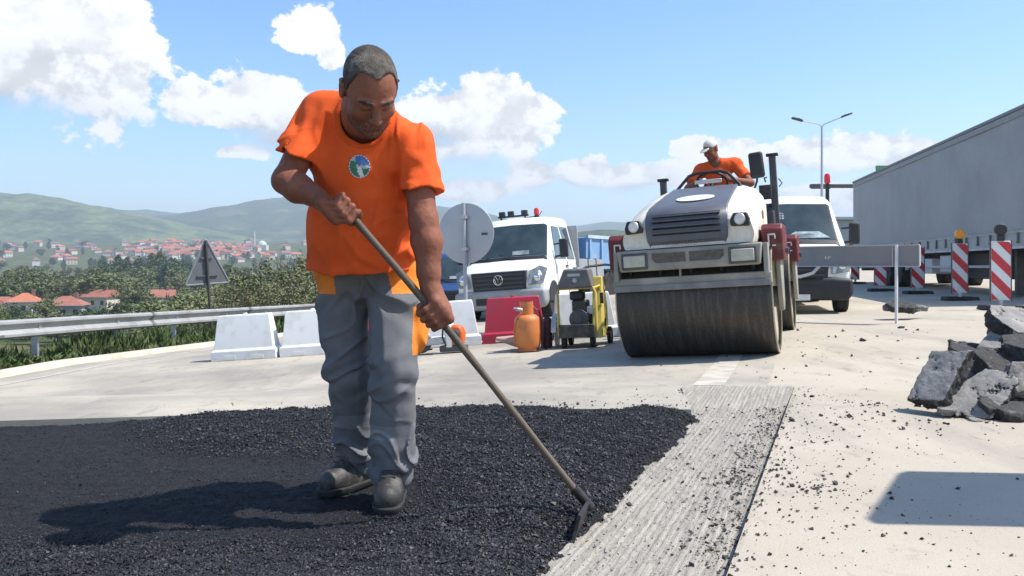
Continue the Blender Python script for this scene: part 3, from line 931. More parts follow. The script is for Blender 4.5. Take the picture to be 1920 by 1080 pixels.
# ================================================================== SIGNS SEEN FROM BEHIND
def build_signs():
    # round sign
    Y = 13.25; p = P(875, 437, Y); zg = G(p.x, Y)
    t = thing('round_sign', 'round traffic sign seen from behind on a grey post', 'traffic sign', (p.x, Y, zg), (0, R(-1.5), R(-20)))
    b = MB(); b.lathe([(.02, -.002), (.455, -.002), (.47, .0), (.47, .02), (.455, .022), (.02, .022)], (0, .06, p.z - zg), 'y', 40)
    o = part('sign_disc', b, M_SIGNBACK, t)
    r = MB(); r.tube([(.462 * math.cos(a), .07, p.z - zg + .462 * math.sin(a)) for a in np.linspace(0, 2 * math.pi, 41)[:-1]], .012, 6, closed=True)
    part('rim', r, M_SIGNBACK, o)
    b = MB(); b.cyl((0, 0, -.05), (0, 0, p.z - zg + .47), .03, .03, 14)
    part('post', b, mat('grey_painted_post', (.40, .41, .43), .45, .2), t)
    for dz in (-.25, .25):
        b = MB(); b.box((0, .035, p.z - zg + dz), (.13, .03, .04)); b.box((0, -.01, p.z - zg + dz), (.09, .075, .05)); part('clamp', b, M_STEEL, t)
    b = MB(); b.box((.32, .052, p.z - zg - .02), (.10, .004, .035)); part('maker_plate', b, M_DGREY, t)
    # triangular sign
    Y = 20.3; a = P(389, 448, Y); q = P(398, 532, Y); zg = G(q.x, Y) - .1
    t = thing('triangular_sign', 'triangular warning sign seen from behind beyond the crash barrier', 'traffic sign', (q.x, Y, zg), (0, R(-3.5), R(40)))
    h = a.z - q.z; z0 = q.z - zg; w = .53
    tri = [(-w, z0), (w, z0), (.02, z0 + h)]
    def rounded(tri, r, n=5):
        out = []
        c = Vector((sum(p[0] for p in tri) / 3, sum(p[1] for p in tri) / 3))
        for i in range(3):
            p = Vector(tri[i]); d1 = (Vector(tri[i - 1]) - p).normalized(); d2 = (Vector(tri[(i + 1) % 3]) - p).normalized()
            for k in range(n):
                f = k / (n - 1); out.append(tuple(p + d1 * r * (1 - f) ** 2 + d2 * r * f ** 2))
        return out
    rt = rounded(tri, .06)
    b = MB(); b.prism(rt, 'y', .05, .062)
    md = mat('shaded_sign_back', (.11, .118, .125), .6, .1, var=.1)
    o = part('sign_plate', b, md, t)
    b = MB(); b.tube([(x, .052, z) for (x, z) in rt], .022, 6, closed=True)
    part('rim', b, mat('grey_sign_rim', (.24, .245, .25), .5, .2), o)
    b = MB(); b.cyl((0, 0, -.4), (0, 0, z0 + h * .97), .034, .034, 12); part('post', b, mat('dark_post', (.055, .052, .05), .6), t)
    for dz in (.2, .62):
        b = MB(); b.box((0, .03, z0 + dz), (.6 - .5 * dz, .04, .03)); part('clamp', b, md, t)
build_signs()

# ================================================================== GAS BOTTLE, EXTINGUISHER, CONE
def build_small_things():
    Y = 11.0; x = (991 - 960) / F_PX * Y
    t = thing('gas_bottle', 'orange gas bottle with collar and hose in front of the red barrier', 'gas bottle', (x, Y, G(x, Y)), (0, -.05, R(15)))
    mo = mat('orange_gas_bottle', (.62, .20, .055), .5, scale=6, col2=(.46, .15, .05), thr=(.5, .72), bump=.1)
    b = MB(); b.lathe([(.12, .035), (.15, .05), (.165, .09), (.168, .20), (.171, .235), (.171, .25), (.168, .285), (.167, .385), (.155, .43), (.12, .458), (.05, .475), (.03, .49)], n=32)
    part('cylinder', b, mo, t)
    b = MB(); b.lathe([(.115, 0), (.13, 0), (.135, .045), (.12, .045), (.115, 0)], n=28, cap=False); part('foot_ring', b, mo, t)
    b = MB()
    n = 24; r = .088
    vs = []; fs = []
    for i in range(n + 1):
        a = R(-215) + R(250) * i / n
        for (rr, z) in ((r, .45), (r, .63), (r - .006, .63), (r - .006, .45)): vs.append((rr * math.cos(a), rr * math.sin(a), z))
    for i in range(n): fs += [(i * 4 + k, i * 4 + (k + 1) % 4, i * 4 + 4 + (k + 1) % 4, i * 4 + 4 + k) for k in range(4)]
    fs += [(3, 2, 1, 0), tuple(range(n * 4, n * 4 + 4))]
    b.add(vs, fs); part('collar', b, mo, t)
    b = MB(); b.cyl((0, 0, .48), (0, 0, .57), .018); b.cyl((0, 0, .57), (0, 0, .60), .03); b.cyl((0, 0, .54), (.07, -.01, .54), .013); b.cyl((.07, -.01, .54), (.10, -.02, .56), .022)
    v = part('valve', b, mat('brass', (.45, .36, .2), .35, .9), t)
    hs = [(.09, -.02, .55), (.15, -.05, .50), (.185, -.03, .38), (.18, -.04, .2), (.16, -.05, .03), (.22, -.10, .015), (.05, -.26, .012), (-.18, -.22, .012), (-.26, -.1, .012)]
    b = MB(); b.tube(hs, .009, 6); part('hose', b, M_BLACKP, t)
    b = MB(); b.tube([(-.07, -.09, .52), (-.14, -.09, .46), (-.175, -.03, .36), (-.18, .02, .22), (-.175, .0, .06)], .008, 6); part('hose', b, mo, t)
    b = MB(); b.cyl((-.09, -.07, .53), (-.16, -.10, .55), .028, .022); b.cyl((-.16, -.10, .55), (-.20, -.12, .565), .014); part('burner_fitting', b, M_STEEL, t)
    # dark red extinguisher-like cylinder
    Y = 11.25; x = (1026 - 960) / F_PX * Y
    t = thing('extinguisher', 'slim dark red cylinder standing right beside the orange gas bottle', 'extinguisher', (x, Y, G(x, Y)))
    b = MB(); b.lathe([(.055, 0), (.068, .01), (.07, .06), (.07, .33), (.06, .375), (.03, .40)], n=20); part('cylinder', b, mat('blackened_red', (.075, .018, .020), .5, var=.4), t)
    b = MB(); b.cyl((0, 0, .40), (0, 0, .43), .022); b.box((0, -.02, .435), (.10, .03, .016)); part('valve_head', b, M_BLACKP, t)
    b = MB(); b.tube([(.05, 0, .43), (.09, -.02, .40), (.085, -.02, .25), (.078, -.02, .1)], .01, 6); part('hose', b, M_BLACKP, t)
    # fallen cone
    Y = 11.1; x = (961 - 960) / F_PX * Y
    t = thing('fallen_cone', 'faded pink traffic cone lying on its side left of gas bottle', 'traffic cone', (x + .13, Y + .15, G(x, Y) + .105), (R(82), 0, R(-72)))
    b = MB(); b.lathe([(.105, 0), (.09, .03), (.022, .36), (.02, .365), (.012, .365), (.08, .03)], n=24); part('cone_body', b, mat('faded_cone', (.50, .33, .27), .7, var=.15), t)
    b = MB(); b.box((0, 0, .0), (.21, .21, .02)); part('cone_base', b, mat('faded_cone_base', (.36, .22, .18), .7), t, bevel=.01)
build_small_things()

# ================================================================== YELLOW FLOOR SAW
def build_floor_saw():
    Y = 11.15; x = (1093 - 960) / F_PX * Y
    t = thing('floor_saw', 'yellow and black walk-behind asphalt floor saw beside the roller', 'floor saw', (x, Y, G(x, Y)), (0, -.05, R(-14)))
    my = mat('yellow_machine_paint', (.60, .47, .10), .55, scale=5, col2=(.42, .35, .14), thr=(.5, .75))
    mk = mat('oily_black_steel', (.05, .047, .043), .6, .15, scale=8, col2=(.17, .15, .12), thr=(.45, .75))
    mt = mat('grey_water_tank', (.12, .118, .115), .6, scale=4, col2=(.20, .19, .17), thr=(.45, .7))
    b = MB(); b.bx(-.24, .20, -.30, .34, .13, .19); b.bx(-.25, .21, -.33, -.28, .13, .30); b.bx(-.25, -.21, -.30, .34, .13, .24); part('deck', b, mk, t, bevel=.008)
    b = MB(); b.prism([(-.28, .12), (.36, .12), (.34, .50), (.10, .90), (-.02, .90), (-.16, .45)], 'x', .17, .30); part('side_cover', b, my, t, bevel=.015)
    b = MB(); b.box((.303, .02, .30), (.006, .05, .10)); b.box((.303, .10, .30), (.006, .05, .10)); part('decal', b, M_BLACKP, t)
    b = MB()
    b.tube([(-.26, -.25, .16), (-.26, -.23, .70), (-.24, -.20, .76), (.20, -.20, .76), (.23, -.22, .70), (.23, -.25, .16)], .018, 8); part('front_frame', b, my, t)
    b = MB(); b.tube([(.20, -.16, .75), (.26, -.1, .78), (.27, .20, .45), (.27, .30, .16)], .02, 8); part('yellow_frame', b, my, t)
    b = MB(); b.prism([(-.27, .76), (.20, .76), (.16, 1.01), (-.16, 1.01)], 'y', -.27, .05); part('water_tank', b, mt, t, bevel=.025)
    b = MB(); b.cyl((-.02, -.11, 1.01), (-.02, -.11, 1.03), .045); b.box((-.03, -.274, .93), (.16, .006, .035)); b.ball((-.02, -.275, .86), (.03, .008, .03)); part('tank_label', b, mat('pale_label', (.5, .5, .48), .6), t)
    # engine
    b = MB(); b.bx(-.12, .13, -.18, .18, .19, .44); b.box((0, 0, .52), (.20, .26, .16)); part('engine_block', b, mk, t, bevel=.02)
    b = MB(); b.cyl((0, -.20, .36), (0, -.24, .36), .13, .12, 20); b.cyl((0, -.24, .36), (0, -.25, .36), .06, .06, 14); part('recoil_starter', b, M_DGREY, t, bevel=.004)
    b = MB(); b.box((-.03, -.05, .66), (.19, .17, .12)); part('air_filter', b, M_BLACKP, t, bevel=.03)
    b = MB(); b.cyl((.13, -.12, .47), (.13, .1, .47), .055, .055, 14); part('muffler', b, M_STEEL, t)
    b = MB(); b.ball((.11, -.17, .30), .02); b.ball((.06, -.19, .235), .018); part('bolt', b, M_CHROME, t)
    # blade guard
    b = MB()
    pts = [(.0 + .24 * math.cos(a), .20 + .24 * math.sin(a)) for a in np.linspace(0, math.pi, 16)]
    b.prism(pts, 'x', -.37, -.30); part('blade_guard', b, mat('worn_light_grey', (.45, .44, .42), .45, .4, var=.2), t, bevel=.006)
    b = MB(); b.lathe([(.02, -.003), (.20, -.003), (.20, .003), (.02, .003)], (-.335, 0, .17), 'x', 36); part('saw_blade', b, M_STEEL, t)
    for (px, py, r) in ((-.20, -.22, .085), (.17, -.22, .085), (-.20, .26, .085), (.33, .24, .11)):
        wheel(t, (px, py, r), r, .06, M_DGREY)
    b = MB(); b.tube([(.02, .05, .99), (.06, .22, 1.03), (.28, .42, 1.05), (.36, .43, 1.04), (.37, .42, .98), (.31, .30, .78), (.29, .12, .70)], .016, 8); part('handlebar', b, M_BLACKP, t)
    b = MB(); b.box((.30, -.16, .62), (.04, .06, .14)); part('switch_box', b, M_BLACKP, t, bevel=.006)
build_floor_saw()

# ================================================================== ORANGE CUT-OFF SAW ON THE GROUND
def build_cutoff_saw():
    Y = 11.4; x = (835 - 960) / F_PX * Y
    t = thing('cut_off_saw', 'orange and white hand-held cut-off saw standing on the road behind the handle', 'power saw', (x, Y, G(x, Y)), (0, -.05, R(-8)))
    mo = mat('orange_saw_cover', (.75, .14, .03), .4, var=.1)
    b = MB(); b.prism([(.10, .13), (.26, .11), (.28, .26), (.24, .36), (.12, .38), (.09, .30)], 'y', -.10, .10); part('engine_cover', b, mo, t, bevel=.03)
    b = MB(); b.prism([(.03, .08), (.12, .08), (.11, .40), (.05, .42), (.02, .3)], 'y', -.115, .115); part('white_housing', b, M_WHITE, t, bevel=.02)
    b = MB(); b.bx(-.06, .30, -.09, .09, .02, .10); part('base', b, M_DGREY, t, bevel=.015)
    b = MB(); b.tube([(.04, -.11, .10), (.0, -.13, .22), (.02, -.13, .40), (.06, 0, .46), (.02, .13, .40), (.0, .13, .22)], .013, 8); part('front_handle', b, M_BLACKP, t)
    b = MB(); b.prism([(-.34, .10), (-.02, .12), (.02, .19), (-.02, .22), (-.30, .20)], 'y', -.03, .03); part('arm', b, M_STEEL, t, bevel=.01)
    pts = [(-.33 + .16 * math.cos(a), .165 + .16 * math.sin(a)) for a in np.linspace(R(20), R(215), 14)]
    b = MB(); b.prism(pts, 'y', -.045, .045); part('blade_guard', b, M_STEEL, t, bevel=.008)
    b = MB(); b.lathe([(.02, -.003), (.155, -.003), (.155, .003), (.02, .003)], (-.33, 0, .16), 'y', 30); part('cutting_disc', b, M_DGREY, t)
    b = MB(); b.ball((.16, -.105, .24), (.07, .014, .07)); part('starter_cover', b, M_DGREY, t)
    b = MB(); b.tube([(-.12, -.2, .012), (-.3, -.25, .012), (-.42, -.1, .012), (-.38, .12, .02), (-.2, .1, .05)], .012, 6); part('water_hose', b, M_BLACKP, t)
build_cutoff_saw()

# ================================================================== STRIPED PANELS, BOARD, LAMP POST, GANTRY
def build_site_panels():
    mr = mat('reflective_red', (.50, .025, .035), .45, var=.08); mw = mat('reflective_white', (.66, .67, .68), .45, var=.06)
    def panel(px, pyfoot, Y, w, h, rz, lamp, label):
        x = (px - 960) / F_PX * Y; z = H_CAM + (500 - pyfoot) / F_PX * Y
        t = thing('striped_panel', label, 'guide panel', (x, Y, G(x, Y)), (0, 0, R(rz)), 'red and white guide panels along the works')
        z0 = .16
        b = MB(); b.prism([(-w / 2, z0), (w / 2, z0), (w / 2, z0 + h), (-w / 2, z0 + h)], 'y', 0, .035); o = part('panel', b, mw, t, bevel=.008)
        # red diagonal bands as thin sheets
        s = h / 4.1; y = -.004
        for k in range(-2, 6):
            za = z0 + k * s * 1.55
            poly = [(-w / 2, za + w), (w / 2, za), (w / 2, za + s * .78), (-w / 2, za + w + s * .78)]
            cl = clip_z(poly, z0 + .012, z0 + h - .012)
            if len(cl) > 2:
                b = MB(); b.prism([(q[0] * .96, q[1]) for q in cl], 'y', y, -.0005); part('stripe', b, mr, o)
        b = MB(); e = .012
        b.bx(-w / 2 - e, -w / 2, -.006, .04, z0 - e, z0 + h + e); b.bx(w / 2, w / 2 + e, -.006, .04, z0 - e, z0 + h + e); part('edge_frame', b, M_DGREY, t)
        b = MB(); b.prism([(-.34, 0), (.34, 0), (.30, .08), (-.30, .08)], 'y', -.2, .2); part('foot', b, M_RUBBER, t, bevel=.01)
        b = MB(); b.box((0, .018, .11), (.06, .06, .12)); part('stem', b, M_STEEL, t)
        if lamp:
            b = MB(); b.box((0, .02, z0 + h + .05), (.11, .08, .10)); part('battery_box', b, M_BLACKP, t, bevel=.01)
            b = MB(); b.cyl((0, -.03, z0 + h + .20), (0, .07, z0 + h + .20), .10, .10, 20); l = part('warning_lamp', b, M_AMBER if lamp == 1 else M_BLACKP, t, bevel=.015)
    def clip_z(poly, lo, hi):
        for (lim, sg) in ((lo, 1), (hi, -1)):
            out = []
            for i in range(len(poly)):
                a, b = poly[i - 1], poly[i]
                ia, ib = (a[1] - lim) * sg >= 0, (b[1] - lim) * sg >= 0
                if ia != ib:
                    f = (lim - a[1]) / (b[1] - a[1]); out.append((a[0] + f * (b[0] - a[0]), lim))
                if ib: out.append(b)
            poly = out
            if not poly: break
        return poly
    panel(1877, 576, 14.9, .33, 1.04, -8, 2, 'nearest red and white striped guide panel at the right frame edge')
    panel(1800, 563, 18.3, .32, 1.06, -6, 1, 'red and white striped guide panel topped by a round amber lamp')
    panel(1721, 553, 21.9, .32, 1.05, -5, 0, 'red and white striped guide panel behind the grey board\'s right end')
    panel(1651, 552, 24.2, .32, 1.05, -10, 0, 'red and white striped guide panel left of the white post, under grey board')
    panel(1604, 540, 31.5, .28, 1.0, 6, 0, 'small far striped guide panel right of the white van\'s wheel')
    # grey board on a white post
    a = Vector((4.36, 13.9, 0)); e = Vector((5.85, 12.25, 0))
    d = (e - a); yaw = math.atan2(d.y, d.x); L = d.length
    t = thing('board_barrier', 'grey roadworks board seen from behind on a thin white post', 'road barrier', (a.x, a.y, G(a.x, a.y)), (0, 0, yaw))
    zt, zb = 1.205 - t.location.z, .915 - t.location.z
    mg = mat('grey_board_back', (.235, .245, .262), .5, .15, var=.06, scale=3)
    b = MB(); b.bx(0, L, -.008, .008, zb, zt); part('board', b, mg, t)
    b = MB(); b.bx(0, L, -.03, .012, zt, zt + .018); b.bx(0, L, -.03, .012, zb - .018, zb); b.bx(-.014, 0, -.03, .012, zb, zt); b.bx(L, L + .014, -.03, .012, zb, zt); part('edge_frame', b, M_SIGNBACK, t)
    for u in (.85,):
        b = MB(); b.bx(u * L - .05, u * L - .03, -.028, -.0085, zb, zt); b.bx(u * L + .03, u * L + .05, -.028, -.0085, zb, zt); part('channel', b, M_SIGNBACK, t)
    for u in (.86, .012):
        b = MB(); b.cyl((u * L, -.045, -.02), (u * L, -.045, zt + .015), .022, .022, 12); part('post', b, mat('white_post', (.66, .67, .68), .45), t)
    b = MB()
    for q in (0.36, .38): b.box((L * q, -.010, (zb + zt) / 2 - .02), (.018, .004, .05))
    b.box((L * .392, -.010, (zb + zt) / 2 - .01), (.03, .004, .012)); part('paint_mark', b, M_LENS, t)
    # lamp post
    Y = 54; p = P(1541, 236, Y); zg = G(15, 54)
    t = thing('street_lamp', 'tall double armed street lamp behind the white van', 'street lamp', (p.x, Y, zg))
    H = p.z - zg
    b = MB(); b.cyl((0, 0, -.2), (0, 0, H), .11, .06, 12); part('mast', b, M_STEEL, t)
    for (ex, ez, r0, r1) in ((P(1505, 227, Y).x - p.x, P(1505, 227, Y).z - zg, 0, 0), (P(1577, 220, Y).x - p.x, P(1577, 220, Y).z - zg, 0, 0)):
        b = MB(); b.tube([(0, 0, H - .1), (ex * .12, 0, H + .1), (ex, 0, ez)], .035, 8); part('arm', b, M_STEEL, t)
        s = 1 if ex > 0 else -1; dz = .26 if ex > 0 else .20
        b = MB(); b.prism([(ex, ez - .05), (ex + s * .68, ez + dz - .06), (ex + s * .68, ez + dz + .05), (ex + s * .2, ez + .17), (ex, ez + .06)], 'y', -.14, .14); part('lamp_head', b, M_DGREY, t, bevel=.03)
    # gantry with a green sign panel
    Y = 62; g0 = P(1519, 349, Y); g1 = P(1760, 349, Y)
    t = thing('sign_gantry', 'dark steel road gantry with green sign panel behind the trailer', 'gantry', (g1.x, Y, G(28, 62)))
    o = Vector(t.location)
    b = MB(); b.box(Vector(((g0.x + g1.x) / 2, Y, g0.z)) - o, (g1.x - g0.x, .3, .26)); part('beam', b, M_DGREY, t)
    b = MB(); b.cyl((0, 0, -.5), (0, 0, g0.z - o.z + .2), .2, .16, 12); part('mast', b, M_DGREY, t)
    c = P(1672, 322, Y); b = MB(); b.box(c - o + Vector((0, -.2, 0)), (2.5, .06, .85)); part('sign_panel', b, mat('green_sign', (.06, .27, .12), .5, var=.08), t)
    b = MB(); b.box(P(1537, 350, Y) - o + Vector((0, -.2, 0)), (1.4, .05, .36)); part('sign_panel', b, M_DGREY, t, label='small dark panel at the gantry end')
build_site_panels()

# made-up board shaped to cast an unknown object's shadow, right of the camera (only its shadow falls into the picture)
def build_shadow_board():
    t = thing('shadow_board', 'made-up grey board on a post, put there to cast the lower right shadow', 'sign', (3.34, 3.28, G(2.95, 3.7)), (0, 0, R(-22)))
    b = MB(); b.prism([(-.46, 1.40), (.37, 1.5), (.38, 2.68), (.33, 2.74), (-.40, 2.96), (-.46, 2.92)], 'x', -.012, .012); part('panel', b, M_SIGNBACK, t, bevel=.004)
    b = MB(); b.cyl((.04, 0, -.05), (.04, 0, 2.8), .03, .03, 12); part('post', b, M_STEEL, t)
    b = MB(); b.prism([(-.4, 0), (.4, 0), (.36, .1), (-.36, .1)], 'y', -.25, .25); part('foot', b, M_RUBBER, t, bevel=.01)
build_shadow_board()

# ================================================================== VEHICLES
def loft(stations, mb=None, mi=0, cap=True):
    """body shell: stations [(y, [(x,z)... from sill up to the centre line])], mirrored about x=0"""
    mb = mb or MB(); rings = []
    for (y, pts) in stations:
        rr = [(x, y, z) for (x, z) in pts]
        l = [(-x, y, z) for (x, z) in reversed(pts) if abs(x) > 1e-6]
        rings.append(rr + l)
    n = len(rings[0]); vs = [v for r in rings for v in r]; fs = []
    for i in range(len(rings) - 1):
        for k in range(n):
            j = (k + 1) % n
            fs.append((i * n + k, i * n + j, (i + 1) * n + j, (i + 1) * n + k))
    if cap: fs += [tuple(range(n)), tuple((len(rings) - 1) * n + k for k in range(n - 1, -1, -1))]
    return mb.add(vs, fs, mi)
def lerp(a, b, t): return tuple(a[i] + (b[i] - a[i]) * t for i in range(len(a)))
def quad_on(a, b, c, d, u0, u1, v0, v1):
    """a sub-rectangle of the four-sided patch a-b (bottom) d-c (top)"""
    f = lambda u, v: lerp(lerp(a, b, u), lerp(d, c, u), v)
    return [f(u0, v0), f(u1, v0), f(u1, v1), f(u0, v1)]

def light_truck(name, label, cat, loc, rot, paint, bumper, bed=None, emblem=True, beacon=True, hs=1.0):
    """van-based light truck: nose at y=0, rear towards +y"""
    t = thing(name, label, cat, loc, rot)
    # lower body and nose
    S = []
    def st(y, w, zb, zbelt, wt, zt, wtop=None):
        return (y, [(w - .04, zb), (w, zb + .12), (w, zbelt - .1), (w - .015, zbelt), (wt, zt - .05), (wt - .10, zt), (0, zt + .015)])
    S = [st(.00, .86, .42, .78, .80, .92), st(.05, .93, .40, .88, .86, 1.03), st(.30, .98, .38, 1.02, .89, 1.13), st(.66, .99, .36, 1.18, .90, 1.25),
         (1.30, [(.95, .36), (.99, .48), (.99, 1.08), (.975, 1.20), (.80, 2.02), (.70, 2.08), (0, 2.10)]),
         (1.55, [(.95, .36), (.99, .48), (.99, 1.08), (.975, 1.20), (.79, 2.11), (.69, 2.19), (0, 2.22)]),
         (2.95, [(.95, .36), (.99, .48), (.99, 1.08), (.975, 1.20), (.79, 2.14), (.69, 2.23), (0, 2.26)]),
         (3.02, [(.93, .40), (.96, .50), (.96, 1.08), (.95, 1.20), (.77, 2.10), (.67, 2.18), (0, 2.21)])]
    b = loft(S); part('cab', b, paint, t, bevel=.035, seg=3, smooth=R(35))
    # windscreen
    A, B = (-.90, .66, 1.25), (.90, .66, 1.25); D, C = (-.80, 1.30, 2.06), (.80, 1.30, 2.06)
    bot = [(-.872, .66, 1.214), (-.80, .66, 1.25), (0, .66, 1.265), (.80, .66, 1.25), (.872, .66, 1.214)]
    top = [(-.772, 1.30, 2.037), (-.70, 1.30, 2.08), (0, 1.30, 2.10), (.70, 1.30, 2.08), (.772, 1.30, 2.037)]
    def screen(v0, v1, off, i0=0, i1=4):
        o_ = Vector((0, -.79, .61)) * off; pts0 = [Vector(lerp(a_, b_, v0)) + o_ for a_, b_ in zip(bot, top)][i0:i1 + 1]; pts1 = [Vector(lerp(a_, b_, v1)) + o_ for a_, b_ in zip(bot, top)][i0:i1 + 1]
        n_ = len(pts0); back = Vector((0, .05, -.04))
        vs_ = pts0 + pts1 + [p + back for p in pts0] + [p + back for p in pts1]
        fs_ = []
        for k_ in range(n_ - 1):
            fs_ += [(k_, k_ + 1, n_ + k_ + 1, n_ + k_), (3 * n_ + k_, 3 * n_ + k_ + 1, 2 * n_ + k_ + 1, 2 * n_ + k_), (2 * n_ + k_, 2 * n_ + k_ + 1, k_ + 1, k_), (n_ + k_, n_ + k_ + 1, 3 * n_ + k_ + 1, 3 * n_ + k_)]
        fs_ += [(0, n_, 3 * n_, 2 * n_), (n_ - 1, 3 * n_ - 1, 4 * n_ - 1, 2 * n_ - 1)]
        return MB().add(vs_, fs_)
    o = part('windscreen', screen(.10, .93, .012), M_GLASS, t)
    part('cowl_grille', screen(.0, .075, .016), M_BLACKP, t)
    for x in (.32, .62):
        b = MB(); p0 = lerp(A, B, x); p1 = quad_on(A, B, C, D, x - .24, x, .14, .15)[0]
        b.tube([Vector(p0) + Vector((0, -.03, .045)), Vector(p1) + Vector((0, -.03, .045))], .008, 6); part('wiper', b, M_BLACKP, t)
    # dashboard clutter and seat shapes behind the screen are read through dark glass: a paper on the dash
    b = MB(); b.plate([Vector(q) + Vector((0, -.012, .022)) for q in quad_on(A, B, C, D, .55, .76, .115, .22)], .008); part('dashboard_paper', b, mat('dash_paper', (.26, .29, .29), .3, var=.5, scale=9), t)
    # side windows
    for s in (-1, 1):
        def sd(y, z):
            f = (z - 1.20) / (2.06 - 1.20); return (s * (.975 + (.80 - .975) * f + .004), y, z)
        w1 = [sd(1.02, 1.24), sd(1.95, 1.24), sd(1.95, 1.97), sd(1.38, 1.97)]
        w2 = [sd(2.10, 1.24), sd(2.80, 1.24), sd(2.80, 1.99), sd(2.10, 1.99)]
        for w in (w1, w2):
            b = MB(); b.plate(w if s > 0 else w[::-1], .008); part('side_window', b, M_GLASS, t)
        b = MB()
        for y in (2.02, 2.9): b.box((s * .992, y, .82), (.008, .012, .75))
        b.box((s * .992, 1.02, .80), (.008, .012, .62)); part('door_gap', b, M_BLACKP, t)
        b = MB(); b.box((s * 1.005, 1.9, 1.08), (.03, .16, .035)); part('door_handle', b, M_BLACKP, t, bevel=.008)
        b = MB(); b.tube([(s * .97, 1.02, 1.28), (s * 1.12, .98, 1.30)], .022, 8); b.tube([(s * .95, 1.06, 1.55), (s * 1.12, 1.0, 1.56)], .018, 8)
        mo = part('mirror', b, M_BLACKP, t)
        b = MB(); b.box((s * 1.17, .99, 1.45), (.19, .10, .40)); part('mirror_housing', b, M_BLACKP, mo, bevel=.035, seg=3)
        b = MB(); b.box((s * .996, 1.7, .62), (.012, 1.9, .10)); part('side_moulding', b, M_BLACKP, t)
        # headlamp
        hl = [(s * .62, -.055, .70), (s * .93, .02, .74), (s * 1.0, .17, 1.04), (s * .84, .13, 1.10), (s * .66, -.02, 1.0)]
        b = MB(); b.plate(hl if s > 0 else hl[::-1], .02); h = part('headlight', b, mat('headlamp_glass', (.20, .21, .20), .12, var=.4, scale=14, spec=.7, coat=.5), t, bevel=.01)
        b = MB(); b.ball((s * .80, .0, .86), (.08, .04, .09)); part('reflector', b, M_CHROME, h)
        b = MB(); b.prism([(0.62 + .42 * math.cos(a), .36 + .42 * math.sin(a)) for a in np.linspace(0, math.pi, 14)], 'x', s * .94, s * 1.0); part('wheel_arch', b, M_BLACKP, t)
        wheel(t, (s * .86, .62, .35), .35, .23)
    # bumper and grille
    b = MB(); b.prism([(-.99, .36), (-.98, .62), (-.62, .65), (.62, .65), (.98, .62), (.99, .36), (.90, .24), (-.90, .24)], 'y', -.10, .28); part('bumper', b, bumper, t, bevel=.06, seg=3)
    b = MB(); b.box((0, -.105, .42), (1.0, .02, .14)); part('lower_intake', b, M_BLACKP, t)
    b = MB(); b.prism([(-.56, .62), (.56, .62), (.60, 1.02), (-.60, 1.02)], 'y', -.075, .1); g = part('grille', b, M_BLACKP, t, bevel=.02)
    for k in range(4):
        b = MB(); b.box((0, -.082, .69 + k * .088), (1.04, .02, .03)); part('slat', b, mat('grille_slat', (.05, .052, .058), .4), g)
    b = MB(); b.box((0, -.10, .30), (.52, .012, .11)); part('number_plate', b, mat('plate_white', (.7, .7, .68), .5), t)
    if emblem:
        c = Vector((0, -.10, .85)); r = .098
        b = MB(); b.tube([c + Vector((r * math.cos(a), 0, r * math.sin(a))) for a in np.linspace(0, 2 * math.pi, 33)[:-1]], .008, 6, closed=True)
        for pts in ([(-.052, .075), (0, -.0), (.052, .075)], [(-.083, .03), (-.038, -.085), (0, -.012), (.038, -.085), (.083, .03)]):
            b.tube([c + Vector((x, 0, z)) for (x, z) in pts], .0075, 6)
        part('emblem', b, M_CHROME, t)
    if beacon:
        b = MB(); b.cyl((.42, 1.75, 2.22), (.42, 1.75, 2.27), .06, .05, 16); bb = part('beacon_base', b, M_BLACKP, t)
        b = MB(); b.lathe([(.055, 2.27), (.06, 2.36), (.05, 2.41), (.02, 2.43)], (.42, 1.75, 0), n=16); part('beacon', b, M_REDL, t)
    if bed is not None:
        b = MB(); b.bx(-.35, .35, 3.0, 6.0, .45, .62); part('chassis', b, M_DGREY, t)
        b = MB(); b.bx(-1.02, 1.02, 3.10, 3.16, .80, 2.05); part('headboard', b, bed, t, bevel=.01)
        for x in (-.99, .99):
            b = MB(); b.bx(x - .03, x + .03, 3.18, 6.1, .80, 1.25); part('drop_side', b, bed, t, bevel=.01)
            for y in (4.1, 5.1):
                b = MB(); b.bx(x - .045, x + .045, y - .03, y + .03, .78, 1.27); part('side_post', b, M_DGREY, t)
        b = MB(); b.bx(-1.0, 1.0, 3.18, 6.1, .74, .80); part('bed_floor', b, M_DGREY, t)
        for s in (-1, 1):
            b = MB(); b.prism([(4.7 + .48 * math.cos(a), .36 + .44 * math.sin(a)) for a in np.linspace(0, math.pi, 12)], 'x', s * .70, s * 1.0); part('mudguard', b, M_BLACKP, t)
            wheel(t, (s * .84, 4.7, .35), .35, .25)
        wheel(t, (.5, 5.6, .36), .33, .2)
    if hs != 1.0: t.scale = (1, 1, hs)
    return t

